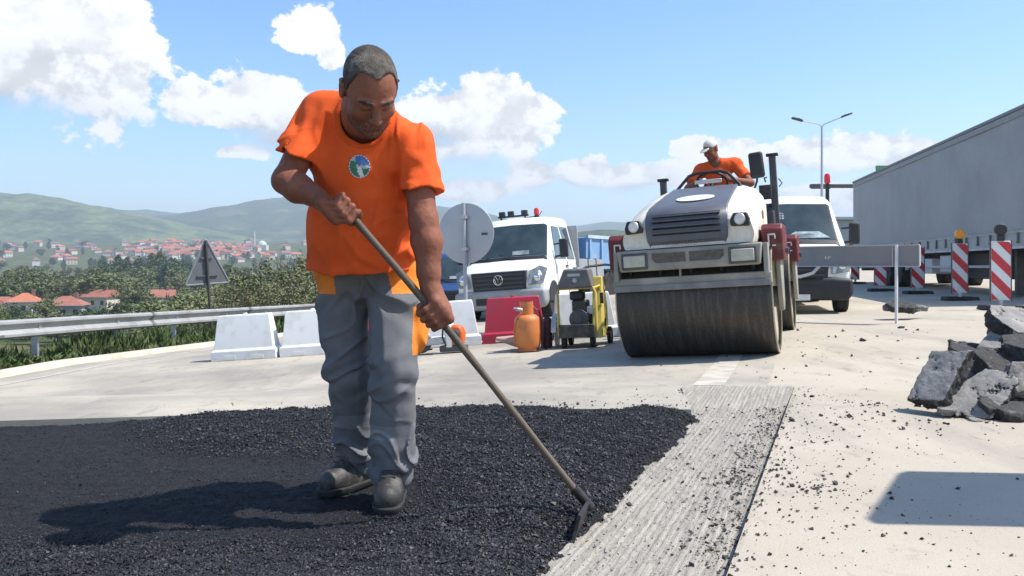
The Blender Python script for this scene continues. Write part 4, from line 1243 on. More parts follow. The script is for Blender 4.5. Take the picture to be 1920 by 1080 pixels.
def build_vehicles():
    # white pick-up truck behind the barriers
    Y = 17.6; p = P(940, 540, Y)
    yaw = R(-17)
    c = light_truck('light_truck', 'white flatbed light truck with red beacon behind the barriers', 'truck', (p.x + .02, Y, G(p.x, Y) - .02), (0, -.072, yaw), M_WHITE, mat('grey_bumper', (.30, .30, .30), .5), bed=mat('grey_dropside', (.34, .35, .37), .5, .2))
    # light bar on a rack behind the cab roof
    b = MB(); b.bx(-.85, -.10, 2.86, 2.94, 2.36, 2.40); b.bx(-.80, -.76, 2.88, 2.92, 2.2, 2.36); b.bx(-.2, -.16, 2.88, 2.92, 2.2, 2.36); part('lamp_rack', b, M_BLACKP, c)
    for x in (-.74, -.52, -.18):
        b = MB(); b.box((x, 2.86, 2.45), (.15, .09, .11)); part('work_lamp', b, M_BLACKP, c, bevel=.015)
    b = MB(); b.tube([(.02, 2.3, 2.27), (.30, 2.3, 2.29)], .012, 6); b.tube([(.30, 2.3, 2.27), (.36, 2.45, 2.40)], .01, 6); part('roof_aerial', b, M_BLACKP, c)
    # loading crane folded behind the cab
    b = MB(); b.bx(.45, .80, 3.2, 3.5, .8, 2.0); b.box((.62, 3.4, 1.75), (.22, .5, .5), Matrix.Rotation(R(25), 3, 'Y')); part('crane_column', b, mat('dark_blue_crane', (.02, .04, .12), .4), c, bevel=.02)
    # white van with black bumper on the right
    Y = 15.2; p = P(1482, 590, Y)
    v = light_truck('white_van', 'white van with black bumper parked beside the grey trailer', 'van', (5.03, Y, G(5.2, Y)), (0, -.01, R(-13)), M_WHITE, M_BLACKP, bed=mat('white_dropside', (.70, .70, .68), .5), emblem=False, beacon=False)
    b = MB(); b.box((.99, 3.22, 1.85), (.07, .07, 1.5)); part('beacon_pole', b, M_BLACKP, v)
    b = MB(); b.lathe([(.05, 2.60), (.062, 2.62), (.062, 2.74), (.05, 2.79), (.02, 2.81)], (.99, 3.22, 0), n=16); part('beacon', b, M_REDL, v)
    A, B = (-.90, .66, 1.25), (.90, .66, 1.25); D, C = (-.80, 1.30, 2.06), (.80, 1.30, 2.06)
    b = MB()
    for i in range(3):
        for j in range(4):
            b.plate([Vector(q) + Vector((0, -.012, .022)) for q in quad_on(A, B, C, D, .36 + i * .035, .385 + i * .035, .58 + j * .06, .62 + j * .06)], .008)
    part('rear_grid', b, mat('grid_glow', (.30, .34, .34), .4), v)
    b = MB(); b.plate([Vector(q) + Vector((0, -.012, .022)) for q in [quad_on(A, B, C, D, .45, .9, .12, .24)[i] for i in (0, 1)] + [quad_on(A, B, C, D, .56, .80, .12, .27)[i] for i in (2, 3)]], .008); part('dashboard_cloth', b, mat('dash_cloth', (.34, .42, .43), .5, var=.4, scale=8), v)
    b = MB(); b.tube([(-.9, -.11, .66), (.1, -.12, .66), (.3, -.12, .72), (.42, -.11, .85)], .03, 8); part('bumper_trim', b, M_STEEL, v)
    # dark blue van, only its nose shows behind the round sign
    Y = 21.5; x = -1.75
    light_truck('blue_van', 'dark blue van glimpsed behind the round sign and white barrier', 'van', (x, Y, G(x, Y) - .25), (0, -.06, R(-8)), mat('dark_blue_paint', (.015, .045, .14), .3, var=.1, coat=.5), M_BLACKP, emblem=False, beacon=False, hs=.84)
build_vehicles()

def build_tipper():
    """pale blue tipper truck standing behind the white truck, seen from its side"""
    Y = 26.0; x = (1100 - 960) / F_PX * Y
    t = thing('tipper_truck', 'pale blue ribbed tipper truck standing behind the white truck', 'truck', (x - 1.0, Y + .3, G(x, Y) - .12), (0, -.03, R(-32)))
    mb_ = mat('pale_blue_tipper', (.20, .36, .56), .5, scale=3, col2=(.32, .44, .56), thr=(.5, .75))
    b = MB(); b.prism([(-1.15, .95), (1.15, .95), (1.2, 1.92), (-1.2, 1.92)], 'y', 0, 5.2); part('tipper_body', b, mb_, t, bevel=.02)
    for s in (-1, 1):
        for k in range(7):
            b = MB(); b.box((s * 1.205, .2 + k * .8, 1.43), (.07, .12, .95)); part('rib', b, mb_, t)
        b = MB(); b.box((s * 1.22, 2.6, 1.94), (.08, 5.2, .10)); part('top_rail', b, mat('pale_rail', (.46, .55, .64), .5), t)
        for y in (.7, 1.75, 3.9, 5.0): wheel(t, (s * .98, y, .44), .44, .32)
        b = MB(); b.bx(s * 1.0 - .15, s * 1.0 + .15, 2.3, 3.3, .45, .88); part('fuel_tank', b, mat('pale_tank', (.45, .46, .45), .5, .2), t, bevel=.04)
    b = MB(); b.bx(-.45, .45, -1.8, 5.2, .55, .9); part('chassis', b, M_DGREY, t)
    b = MB(); loft([(-2.0, [(1.0, .5), (1.05, .7), (1.05, 1.3), (.95, 1.95), (.8, 2.1), (0, 2.12)]), (-1.85, [(1.08, .5), (1.1, .7), (1.1, 1.3), (1.0, 2.05), (.85, 2.2), (0, 2.22)]),
                   (-.4, [(1.08, .5), (1.1, .7), (1.1, 1.3), (1.0, 2.05), (.85, 2.2), (0, 2.22)])], b); part('cab', b, mat('dark_blue_paint', (.015, .045, .14), .3), t, bevel=.04)
    b = MB(); b.plate([(-.92, -2.005, 1.35), (.92, -2.005, 1.35), (.86, -1.97, 1.95), (-.86, -1.97, 1.95)], .02); part('windscreen', b, M_GLASS, t)
build_tipper()

def build_trailer():
    far = Vector((13.45, 33.6, 0)); near = Vector((10.3, 16.1, 0))
    d = near - far; L = d.length; yaw = math.atan2(d.y, d.x)
    zg = G(11.5, 25) + .02
    t = thing('semi_trailer', 'long grey curtain sided semi trailer filling the right edge', 'trailer', (far.x, far.y, zg), (0, 0, yaw))
    # local x along the trailer towards the camera; the seen side is y<0 (towards the road)
    mcur = mat('grey_tarpaulin', (.32, .33, .34), .55, scale=.5, col2=(.275, .285, .30), thr=(.4, .6), fine=.04, fscale=12, bump=.08, bscale=3)
    W = 2.5
    nx, nz = 60, 10; vs = []; fs = []
    for i in range(nx + 1):
        for k in range(nz + 1):
            xx = L * i / nx; zz = 1.43 + (3.78 - 1.43) * k / nz
            vs.append((xx, -.002 + .018 * math.sin(i * 1.9) * math.sin(math.pi * k / nz) * (.6 + .4 * math.sin(i * .7)) + .012 * math.sin(k * 1.1 + i * .35), zz))
    for i in range(nx):
        for k in range(nz): fs.append((i * (nz + 1) + k, (i + 1) * (nz + 1) + k, (i + 1) * (nz + 1) + k + 1, i * (nz + 1) + k + 1))
    part('side_curtain', MB().add(vs, fs), mcur, t, smooth=R(60))
    b = MB(); b.bx(.02, L, .04, W, 1.25, 3.86); part('body_box', b, mcur, t)
    b = MB(); b.bx(-.02, L, -.04, .10, 3.78, 3.83); b.bx(-.02, L, -.02, .08, 3.83, 3.93); part('roof_rail', b, mat('roof_rail', (.27, .28, .30), .5, .2), t, bevel=.012)
    b = MB(); b.bx(-.02, L, -.05, .0, 3.93, 3.99); part('roof_edge', b, mat('dark_roof_edge', (.16, .165, .175), .5), t)
    b = MB(); b.bx(-.02, L, .0, W, 3.99, 4.02); part('roof', b, mcur, t)
    b = MB(); b.bx(-.06, .015, .0, W, 1.2, 3.95); part('rear_frame', b, mat('rear_frame', (.30, .31, .33), .5), t)
    mrail = mat('pale_side_rail', (.36, .37, .37), .5, .15, var=.15, scale=3)
    b = MB(); b.bx(0, L, -.03, .03, 1.36, 1.42); b.bx(0, L, -.015, .03, 1.08, 1.36); part('side_rail', b, mrail, t)
    b = MB(); b.bx(0, L, -.035, .02, 1.03, 1.08); part('rail_lip', b, mat('white_rail_lip', (.5, .5, .5), .5), t)
    for k in range(22):
        x = .4 + k * (L - .6) / 22
        b = MB(); b.box((x, -.04, 1.27), (.05, .03, .20)); b.box((x, -.045, 1.17), (.07, .03, .06)); part('curtain_buckle', b, mat('strap_grey', (.15, .155, .16), .6), t)
    b = MB(); b.bx(.1, L, .75, 1.0, .75, 1.05); b.bx(.1, L, 1.5, 1.75, .75, 1.05); b.bx(.1, L, .2, 2.3, 1.05, 1.22); part('chassis', b, M_DGREY, t)
    for x in (3.6, 4.95, 6.3):
        for y in (.22, 2.28):
            o = wheel(t, (0, 0, 0), .5, .36); o.location = (x, y, .5); o.rotation_euler = (0, 0, R(90))
        b = MB(); b.cyl((x, .3, .5), (x, 2.2, .5), .07, .07, 10); part('axle', b, M_DGREY, t)
        b = MB(); b.bx(x - .55, x + .55, .05, .4, 1.02, 1.05); part('mudguard', b, M_BLACKP, t)
    b = MB(); b.bx(7.9, 9.7, .10, .62, .45, .88); part('side_locker', b, mat('white_side_locker', (.50, .51, .53), .5, var=.1), t, bevel=.02)
    b = MB(); b.bx(10.4, 11.6, .10, .62, .50, .95); part('side_locker', b, mat('white_side_locker', (.50, .51, .53), .5), t, bevel=.02)
    b = MB(); b.bx(11.7, 13.6, .4, 2.2, .35, 1.0); part('pallet_box', b, M_BLACKP, t, bevel=.02)
    b = MB(); b.bx(7.2, 7.3, .05, .12, .55, 1.05); b.bx(7.25, 14.2, .05, .09, .62, .68); part('side_guard', b, M_SIGNBACK, t)
    for y in (.5, 2.0):
        b = MB(); b.bx(14.4, 14.55, y, y + .15, .05, 1.05); b.bx(14.3, 14.65, y - .05, y + .2, 0.0, .06); part('landing_leg', b, M_DGREY, t)
    b = MB(); b.bx(-.03, .02, .3, 2.2, .5, .62); part('underrun_bar', b, M_DGREY, t)
    for k in range(4):
        b = MB(); b.box((1.2 + k * 3.1, -.03, 1.05), (.08, .02, .03)); part('marker_lamp', b, M_AMBER, t)
    for y in (.4, 2.1): wheel_o = None
build_trailer()

def build_far_building():
    Y = 95; a = P(1470, 440, Y); b_ = P(1660, 412, Y)
    zg = float(terrain_z(np.array([a.x]), np.array([Y]))[0])
    t = thing('service_building', 'low pale grey service building far behind the white van', 'building', ((a.x + b_.x) / 2, Y, zg))
    w = b_.x - a.x; h = b_.z - zg
    b = MB(); b.bx(-w / 2, w / 2, 0, 9, -1, h); part('wall', b, mat('pale_render', (.40, .41, .42), .9), t)
    b = MB(); b.bx(-w / 2 - .4, w / 2 + .4, -.5, 9.4, h, h + .3); part('roof', b, M_SIGNBACK, t)
    for k in range(5):
        x = -w / 2 + (k + .5) * w / 5
        b = MB(); b.box((x, -.03, h * .58), (w / 9, .06, 1.3)); o = part('window', b, M_GLASS, t)
        b = MB(); b.box((x, -.07, h * .58 - .7), (w / 8, .1, .08)); part('sill', b, M_SIGNBACK, o)
build_far_building()

# ================================================================== THE ROLLER
def build_roller():
    c = Vector((2.10, 9.33, 0)); c.z = G(c.x, c.y) - .004
    t = thing('road_roller', 'dusty white and grey tandem road roller with red side arms', 'road roller', c, (0, -.063, R(-21)))
    mdrum = mat('rolled_drum_steel', (.045, .040, .036), .48, .35, scale=9, col2=(.12, .106, .088), thr=(.48, .85), stretch=(2.6, .30, .30), fine=.25, fscale=60)
    for (yd, lab) in ((0, None), (3.2, None)):
        n = 72; hw = .84
        b = MB(); b.lathe([(.52, -hw), (.585, -hw), (.60, -hw + .012), (.60, hw - .012), (.585, hw), (.52, hw)], (0, yd, .6), 'x', n, cap=False)
        o = part('drum', b, mdrum, t, smooth=R(30))
        for s in (-1, 1):
            b = MB(); b.lathe([(.20, s * (hw - .30)), (.545, s * (hw - .035)), (.575, s * (hw - .03)), (.575, s * (hw + .003)), (.598, s * (hw + .003)), (.598, s * (hw - .05))], (0, yd, .6), 'x', 48, cap=False)
            part('drum_end', b, M_PALEDUST, o)
            b = MB(); b.cyl((s * (hw - .34), yd, .6), (s * (hw + .02), yd, .6), .13, .11, 20); part('hub', b, M_DGREY, o)
            # red side arm carrying the drum
            b = MB(); b.prism([(yd - .30, .98), (yd + .34, .98), (yd + .36, 1.28), (yd + .30, 1.36), (yd - .26, 1.36), (yd - .32, 1.30)], 'x', s * .74, s * .965); a = part('side_arm', b, M_RED, t, bevel=.022)
            b = MB(); b.prism([(yd - .22, 1.02), (yd + .26, 1.02), (yd + .18, .55), (yd + .08, .45), (yd - .08, .45), (yd - .16, .62)], 'x', s * .862, s * .915); part('drum_support', b, M_TAUPE, t, bevel=.012)
            # C-shaped lifting mark
            b = MB(); x = s * .85; yy = yd - .325; z = 1.19
            b.box((x - .035, yy, z), (.016, .01, .13)); b.box((x, yy, z + .057), (.07, .01, .016)); b.box((x + .032, yy, z + .03), (.016, .01, .04)); b.box((x + .018, yy, z - .057), (.04, .01, .016)); part('lifting_mark', b, M_LENS, a)
            b = MB(); b.cyl((s * .97, yd - .1, 1.08), (s * 1.0, yd - .1, 1.08), .035, .035, 10); b.cyl((s * .97, yd + .18, 1.08), (s * 1.0, yd + .18, 1.08), .035, .035, 10); part('bolt', b, M_DGREY, a)
        # scraper beam and spray bar
        sg = -1 if yd == 0 else 1
        b = MB(); b.bx(-.845, .845, yd + sg * .63, yd + sg * .50, .755, .875); part('scraper_beam', b, M_TAUPE, t, bevel=.012)
        b = MB(); b.bx(-.83, .83, yd + sg * .650, yd + sg * .612, .735, .80); part('scraper_blade', b, mat('worn_blade', (.19, .19, .185), .5, .3, var=.2), t, bevel=.004)
    for k in range(5):
        b = MB(); b.box((-.66 + k * .33, -.53, .915), (.03, .06, .05)); b.ball((-.66 + k * .33, -.565, .905), .014, 8, 6); part('spray_nozzle', b, M_BLACKP, t)
    b = MB(); b.bx(-.78, .78, -.50, .40, .95, 1.12); part('frame_deck', b, M_BLACKP, t)
    for x in (-.80, .80):
        b = MB(); b.prism([(-.66, .86), (-.60, .80), (-.50, .80), (-.46, 1.16), (-.62, 1.16)], 'x', x - .025, x + .025); part('frame_cheek', b, M_TAUPE, t, bevel=.006)
    b = MB(); b.box((-.10, -.60, .92), (.02, .05, .10)); part('hose_bracket', b, M_TAUPE, t)
    # bumper panel with work lamps
    b = MB(); b.prism([(-.745, .945), (.745, .945), (.775, 1.165), (-.775, 1.165)], 'y', -.69, -.52); bp = part('front_panel', b, M_TAUPE, t, bevel=.018)
    for s in (-1, 1):
        b = MB(); b.box((s * .575, -.695, 1.05), (.29, .03, .17)); f = part('lamp_surround', b, M_DGREY, t, bevel=.01)
        b = MB(); b.box((s * .575, -.712, 1.05), (.235, .02, .12)); part('lamp', b, mat('dusty_lamp', (.44, .42, .34), .45, var=.15, scale=8), f, bevel=.008)
        q = [(s * .02, 1.02), (s * .34, 1.02), (s * .38, 1.06), (s * .38, 1.12), (s * .02, 1.12)]
        b = MB(); b.prism(q, 'y', -.697, -.66); part('vent', b, mat('dark_vent', (.10, .088, .075), .8, var=.3, scale=20), bp)
    # hood: loft from front to rear
    def sec(y, zb, zt, w, e=.0):
        return (y, [(w - .02, zb), (w, zb + .06), (w, zt - .26 + e), (w - .03, zt - .15 + e), (w - .11, zt - .05), (w - .24, zt - .005), (0, zt + .012)])
    H = [sec(-.640, 1.185, 1.34, .685, .18), sec(-.655, 1.175, 1.42, .70, .12), sec(-.60, 1.17, 1.515, .705, .05), sec(-.48, 1.17, 1.575, .71), sec(-.1, 1.17, 1.675, .715), sec(.45, 1.17, 1.80, .72), sec(.90, 1.17, 1.895, .72), sec(1.02, 1.18, 1.86, .70)]
    b = loft(H); hood = part('hood', b, M_DUSTW, t, bevel=.02, seg=3, smooth=R(40))
    # dark centre panel follows the hood line
    line = [(-.672, 1.235, .40), (-.678, 1.30, .43), (-.672, 1.42, .44), (-.632, 1.512, .44), (-.50, 1.60, .435), (-.1, 1.70, .425), (.45, 1.826, .41), (.92, 1.925, .40)]
    vs = []; fs = []
    xs = [-1, -.97, 0, .97, 1]
    for (y, z, w) in line:
        for q in xs: vs.append((q * w, y, z - (.02 if abs(q) == 1 else 0)))
    n = 5
    for i in range(len(line) - 1):
        for k in range(n - 1): fs.append((i * n + k, i * n + k + 1, (i + 1) * n + k + 1, (i + 1) * n + k))
    b = MB().add(vs, fs); b.add([(x, y + .03, z - .03) for (x, y, z) in vs], [f[::-1] for f in fs])
    cp = part('hood_panel', b, M_GREYP, t, smooth=R(50))
    for k in range(4):                                         # louvres
        z = 1.315 + k * .062; y = -.682 + max(0, (z - 1.42)) * .40
        b = MB(); b.prism([(y - .012, z - .008), (y + .03, z - .024), (y + .03, z + .012)], 'x', -.36, .36); lo = part('louvre', b, M_BLACKP, cp)
        b = MB(); b.box((0, y - .010, z + .012), (.74, .016, .010)); part('louvre_lip', b, M_GREYP, lo)
    # white oval badge on the hood
    b = MB(); cy, cz = -.10, 1.708; sl = math.atan2(.126, .55)
    pts = []
    for k in range(28):
        a = 2 * math.pi * k / 28; u, v = .215 * math.cos(a), .20 * math.sin(a)
        pts.append((u + .03, cy + v * math.cos(sl), cz + v * math.sin(sl) + .0))
    b.plate(pts, .006); part('badge', b, M_WHITE, hood)
    # little maker's lettering (too small to read) under the grille
    b = MB(); x = -.17
    b.tube([(x - .04 + .014 * math.cos(a), -.664, 1.218 + .014 * math.sin(a)) for a in np.linspace(0, 6.28, 11)[:-1]], .004, 5, closed=True)
    for k in range(12):
        hgt = .020 + .006 * ((k * 7) % 3); b.box((x + k * .034, -.664, 1.217), (.020, .006, hgt)); 
    part('lettering', b, mat('grey_letters', (.11, .11, .11), .6), hood)
    for s in (-1, 1):
        # headlamps in dark surrounds
        q = [(s * .47, 1.345), (s * .655, 1.335), (s * .668, 1.40), (s * .64, 1.475), (s * .50, 1.475), (s * .462, 1.40)]
        b = MB(); b.prism(q, 'y', -.680, -.60); h = part('headlamp_surround', b, M_BLACKP, t, bevel=.012)
        b = MB(); b.lathe([(.048, -.71), (.05, -.688), (.05, -.66)], (s * .565, 0, 1.41), 'y', 20); part('headlight', b, M_LENS, h)
        b = MB(); b.tube([(s * .565 + .052 * math.cos(a), -.690, 1.41 + .052 * math.sin(a)) for a in np.linspace(0, 6.28, 21)[:-1]], .007, 6, closed=True); part('lamp_ring', b, M_STEEL, h)
    # red number on the hood side
    b = MB(); b.box((.724, .25, 1.50), (.006, .05, .09)); b.box((.724, .34, 1.50), (.006, .05, .09)); part('side_number', b, mat('faded_red_number', (.35, .12, .08), .5), hood)
    # platform, console, seat, rear body
    b = MB(); b.bx(-.78, .78, 1.02, 2.60, .86, 1.02); part('platform', b, M_BLACKP, t, bevel=.01)
    b = MB(); b.bx(-.66, .66, 1.03, 1.18, 1.02, 1.80); part('dash_panel', b, M_DGREY, t, bevel=.03)
    b = MB(); b.prism([(1.18, 1.3), (1.5, 1.3), (1.48, 1.98), (1.10, 1.95)], 'x', -.24, .24); cons = part('console', b, M_BLACKP, t, bevel=.04)
    b = MB(); b.box((.02, 1.07, 2.00), (.34, .03, .05)); part('instrument_hood', b, M_STEEL, cons, bevel=.01)
    sw = thing_c = None
    cw = Vector((0.0, 1.55, 2.03)); tilt = Matrix.Rotation(R(-35), 3, 'X')
    b = MB(); b.tube([cw + tilt @ Vector((.20 * math.cos(a), .20 * math.sin(a), 0)) for a in np.linspace(0, 2 * math.pi, 29)[:-1]], .017, 8, closed=True)
    for a in (R(90), R(210), R(330)): b.tube([cw, cw + tilt @ Vector((.2 * math.cos(a), .2 * math.sin(a), 0))], .012, 6)
    b.cyl(cw, cw + Vector((0, -.10, -.16)), .03, .03, 10); part('steering_wheel', b, M_BLACKP, t)
    b = MB(); b.tube([(-.40, 1.10, 1.80), (-.38, 1.12, 1.94), (-.24, 1.20, 2.10), (-.15, 1.22, 2.13), (.16, 1.22, 2.13), (.25, 1.20, 2.10), (.40, 1.12, 1.94), (.42, 1.10, 1.80)], .020, 10); part('grab_rail', b, M_BLACKP, t)
    b = MB(); b.bx(-.25, .25, 1.98, 2.48, 1.02, 1.54); part('seat_base', b, M_BLACKP, t, bevel=.02)
    b = MB(); b.bx(-.26, .26, 1.95, 2.45, 1.54, 1.68); part('seat', b, M_BLACKP, t, bevel=.04)
    b = MB(); b.box((0, 2.48, 1.90), (.50, .12, .50), Matrix.Rotation(R(-8), 3, 'X')); part('backrest', b, M_BLACKP, t, bevel=.05)
    b = loft([sec(2.62, 1.17, 1.62, .70), sec(3.4, 1.17, 1.58, .70), sec(3.8, 1.17, 1.45, .68)]); part('rear_body', b, M_DUSTW, t, bevel=.02)
    b = MB(); b.bx(-.3, .3, .3, 3.0, .70, .90); part('articulation_frame', b, M_DGREY, t)
    # folded roll-bar posts and mirror
    for s, x, y in ((-1, -.66, 1.62), (1, .80, 1.30)):
        zt = 2.12 if s < 0 else 2.26
        b = MB(); b.box((x, y, (1.0 + zt) / 2), (.085, .075, zt - 1.0)); p = part('roll_bar_post', b, M_DGREY, t, bevel=.008)
        b = MB(); b.box((x, y, zt + .012), (.14, .11, .03)); b.cyl((x - .075, y, zt + .01), (x + .075, y, zt + .01), .02, .02, 8); part('post_cap', b, M_BLACKP, p, bevel=.006)
        b = MB(); b.box((x + s * .0, y + .10, (1.0 + zt) / 2 - .1), (.06, .05, zt - 1.3)); part('post_strut', b, M_DGREY, p)
    b = MB(); b.tube([(.70, 1.30, 1.95), (.69, 1.28, 2.0), (.72, 1.26, 2.0)], .01, 6); b.tube([(.86, 1.30, 1.88), (.90, 1.3, 1.92), (.86, 1.3, 1.98)], .008, 6); part('cable_guard', b, M_BLACKP, t)
    b = MB(); b.box((.70, 1.22, 1.82), (.15, .10, .17)); part('relay_box', b, M_BLACKP, t, bevel=.01)
    b = MB(); b.prism([(1.20, 1.02), (1.62, 1.02), (1.55, 1.62), (1.34, 1.70), (1.24, 1.60)], 'x', .60, .80); part('side_console', b, M_DGREY, t, bevel=.03)
    b = MB(); b.tube([(.55, 1.12, 1.80), (.62, 1.05, 1.95), (.63, 1.02, 2.05)], .013, 8); m = part('mirror', b, M_BLACKP, t)
    b = MB(); b.box((.63, 1.0, 2.13), (.175, .07, .31), Matrix.Rotation(R(-4), 3, 'Y')); part('mirror_housing', b, M_BLACKP, m, bevel=.05, seg=4)
    t.scale = (.955, 1, 1)
    return t
ROLLER = build_roller()

# ================================================================== THE WORKER
M_SKIN = mat('tanned_skin', (.25, .096, .058), .60, scale=14, col2=(.18, .068, .042), thr=(.4, .68), sub=.05, bump=.15, bscale=220, spec=.22)
M_SHIRT = mat('orange_cotton', (.74, .105, .022), .85, var=.11, scale=5, fine=.06, fscale=400, bump=.18, bscale=260, spec=.15)
M_TROUS = mat('grey_work_twill', (.155, .157, .166), .88, var=.16, scale=5, fine=.07, fscale=420, bump=.2, bscale=300, spec=.15)
M_PATCH = mat('orange_twill', (.78, .23, .035), .85, var=.08, scale=9, bump=.2, bscale=300, spec=.15)
M_BAND = mat('reflective_band', (.19, .195, .205), .5, var=.06, scale=10)
M_BOOT = mat('dusty_black_leather', (.030, .028, .026), .6, scale=14, col2=(.13, .12, .105), thr=(.48, .72), bump=.2, bscale=90)
M_SOLE = mat('boot_sole', (.022, .022, .022), .8, var=.3, scale=20)
M_WOOD = mat('weathered_wood_handle', (.13, .098, .068), .7, scale=4, col2=(.065, .050, .038), thr=(.4, .7), stretch=(1, 1, .2), bump=.15)

def V3(v): return np.array(v, float)
def unit(v): v = V3(v); return v / np.linalg.norm(v)

# rake first: the hands close on its handle
RK_TOP = V3((-.563, 2.86, 1.0966)); RK_END = V3((.285, 3.10, .025))
RK_DIR = unit(RK_END - RK_TOP)
def build_rake():
    base = V3((RK_END[0], RK_END[1], 0))
    t = thing('asphalt_rake', 'long wooden handled asphalt rake held by the worker in front', 'rake', base)
    pts = []; rs = []
    a = RK_TOP - RK_DIR * .045; L = np.linalg.norm(RK_END - a)
    for i in range(15):
        f = i / 14; p = a + (RK_END - a) * f
        p = p + V3((.006 * math.sin(f * 5), 0, .010 * math.sin(f * math.pi)))
        pts.append(p - base); rs.append(.0122 + .0009 * math.sin(i * 2.1))
    part('handle', MB().tube([Vector(p) for p in pts], rs, 12), M_WOOD, t)
    b = MB(); b.tube([Vector(RK_END - RK_DIR * .10 - base), Vector(RK_END - base)], [.017, .019], 12); part('socket', b, mat('dark_worn_steel', (.045, .042, .040), .5, .4, var=.4, scale=12), t)
    # head: a board set square to the handle, running along the edge of the mix
    hd = unit((-.24, -.93, 0)); up = unit((.25, -.05, .97)); nn = np.cross(hd, up)
    c = RK_END - base + V3((-.035, -.085, .0))
    Mx = Matrix((hd, nn, up)).transposed()
    b = MB(); b.box(Vector(c), (.22, .014, .06), Mx); part('rake_head', b, mat('dark_worn_steel', (.045, .042, .040), .5, .4, var=.4, scale=12), t, bevel=.003)
    for k in range(5):
        q = c + hd * (-.09 + k * .045) - up * .05
        b = MB(); b.box(Vector(q), (.010, .012, .05), Mx); part('tine', b, M_DGREY, t)
build_rake()

def hand(S, Hc, h, wrist, n_hint, s=1.0, flip=1, slant=0.0):
    """a fist closed on the bar through Hc with direction h; n_hint is the side the back of the hand faces"""
    Hc, h, wrist = V3(Hc), unit(h), V3(wrist)
    w = wrist - Hc; w = w - h * (w @ h); v = -unit(w)                # fingers run on past the bar
    n = V3(n_hint); n = n - h * (n @ h) - v * (n @ v); n = unit(n)
    r = .017
    names = [(-.034, .0098, 1.0), (-.011, .0104, 1.06), (.012, .0100, 1.0), (.033, .0086, .84)]     # index .. little
    for (o, rad, ln) in names:
        q = Hc + h * o * flip * s
        K = q - v * .030 + n * (r + .017) - h * slant; A = q + v * (.012 * ln) + n * (r + .0115) + h * slant * .3; B = q + v * (r + .0125) * ln - n * .004; C = q + v * .006 - n * (r + .010); D = q - v * .012 - n * (r + .006)
        S.cone(K, A, rad * 1.16 * s, rad * 1.08 * s, .006); S.cone(A, B, rad * 1.08 * s, rad * s, .005); S.cone(B, C, rad * s, rad * .95 * s, .005); S.cone(C, D, rad * .95 * s, rad * .8 * s, .005)
        S.ell(K + n * .003, (.0115, .0115, .0115), None, .010)
        # back of the hand
        S.cone(wrist + h * o * flip * .55, K, .017 * s, .0135 * s, .018)
    S.cone(wrist, Hc - v * .035 + n * .012, .026 * s, .030 * s, .02, flat=(n, 1.15))
    # thumb leaves the index side of the palm and closes behind the bar
    T0 = wrist * .55 + (Hc - v * .03) * .45 + h * (-.030) * flip - n * .004
    T1 = Hc + h * (-.052) * flip - v * .022 - n * .006
    T2 = Hc + h * (-.050) * flip + v * .008 - n * (r + .006)
    T3 = Hc + h * (-.040) * flip + v * .026 - n * (r + .002)
    S.cone(T0, T1, .016 * s, .0125 * s, .012); S.cone(T1, T2, .0125 * s, .0112 * s, .006); S.cone(T2, T3, .0112 * s, .009 * s, .006)

def head_frame(f, up_hint, roll=0.0):
    f = unit(f); r = unit(np.cross(f, V3(up_hint))); u = np.cross(r, f)
    if roll:
        c, s = math.cos(roll), math.sin(roll); r, u = r * c + u * s, u * c - r * s
    return r, f, u

def head(S, C, fr, sc_=1.0, k=.012):
    r, f, u = fr
    M = np.stack([r, f, u])
    def L(x, y, z): return V3(C) + (r * x + f * y + u * z) * sc_
    q = lambda a: np.array(a) * sc_
    S.ell(L(0, -.018, .034), q((.0765, .096, .086)), M, k)
    S.ell(L(0, .030, .000), q((.068, .072, .088)), M, .03)
    S.ell(L(0, .034, -.048), q((.059, .058, .070)), M, .025)
    S.ell(L(0, .050, -.094), q((.042, .040, .028)), M, .025)          # jaw
    S.ell(L(0, .078, -.106), q((.022, .017, .016)), M, .018)           # chin
    for s in (-1, 1):
        S.ell(L(s * .047, .058, -.036), q((.022, .026, .020)), M, .018)      # cheekbones
        S.ell(L(s * .050, .020, -.080), q((.016, .03, .028)), M, .022)       # jaw corners
        S.ell(L(s * .031, .107, -.003), q((.022, .021, .016)), M, .010, 'cut')   # eye sockets
        S.ell(L(s * .031, .083, -.005), q((.0135, .0135, .0125)), M, .003)       # eyes under lids
        S.cone(L(s * .018, .0955, -.001), L(s * .044, .090, -.002), .0052 * sc_, .0042 * sc_, .005)   # upper lids
        S.cone(L(s * .014, .101, .016), L(s * .050, .086, .018), .0088 * sc_, .0065 * sc_, .010)      # brows
    for s in (-1, 1): S.cone(L(s * .022, .104, -.046), L(s * .036, .088, -.078), .0045 * sc_, .0035 * sc_, .008, 'cut')      # folds beside the mouth
    S.cone(L(0, .097, .006), L(0, .121, -.036), .0085 * sc_, .0135 * sc_, .012)                 # nose
    for s in (-1, 1): S.ell(L(s * .0125, .108, -.040), q((.0095, .011, .0085)), M, .006)
    S.ell(L(0, .100, -.074), q((.027, .012, .0055)), M, .012, 'cut')
    S.cone(L(-.021, .090, -.0685), L(.021, .090, -.0685), .0072 * sc_, .0072 * sc_, .005)
    S.cone(L(-.018, .0905, -.080), L(.018, .0905, -.080), .0078 * sc_, .0078 * sc_, .005)
    for s in (-1, 1):                                                   # ears
        S.ell(L(s * .0815, -.012, -.006), q((.0085, .021, .034)), M, .006)
        S.ell(L(s * .0905, -.008, -.004), q((.006, .012, .020)), M, .004, 'cut')
        S.cone(L(s * .083, -.026, .016), L(s * .085, -.002, .030), .006 * sc_, .005 * sc_, .004)
        S.cone(L(s * .085, -.028, .012), L(s * .082, -.016, -.034), .006 * sc_, .006 * sc_, .004)
    return L, M

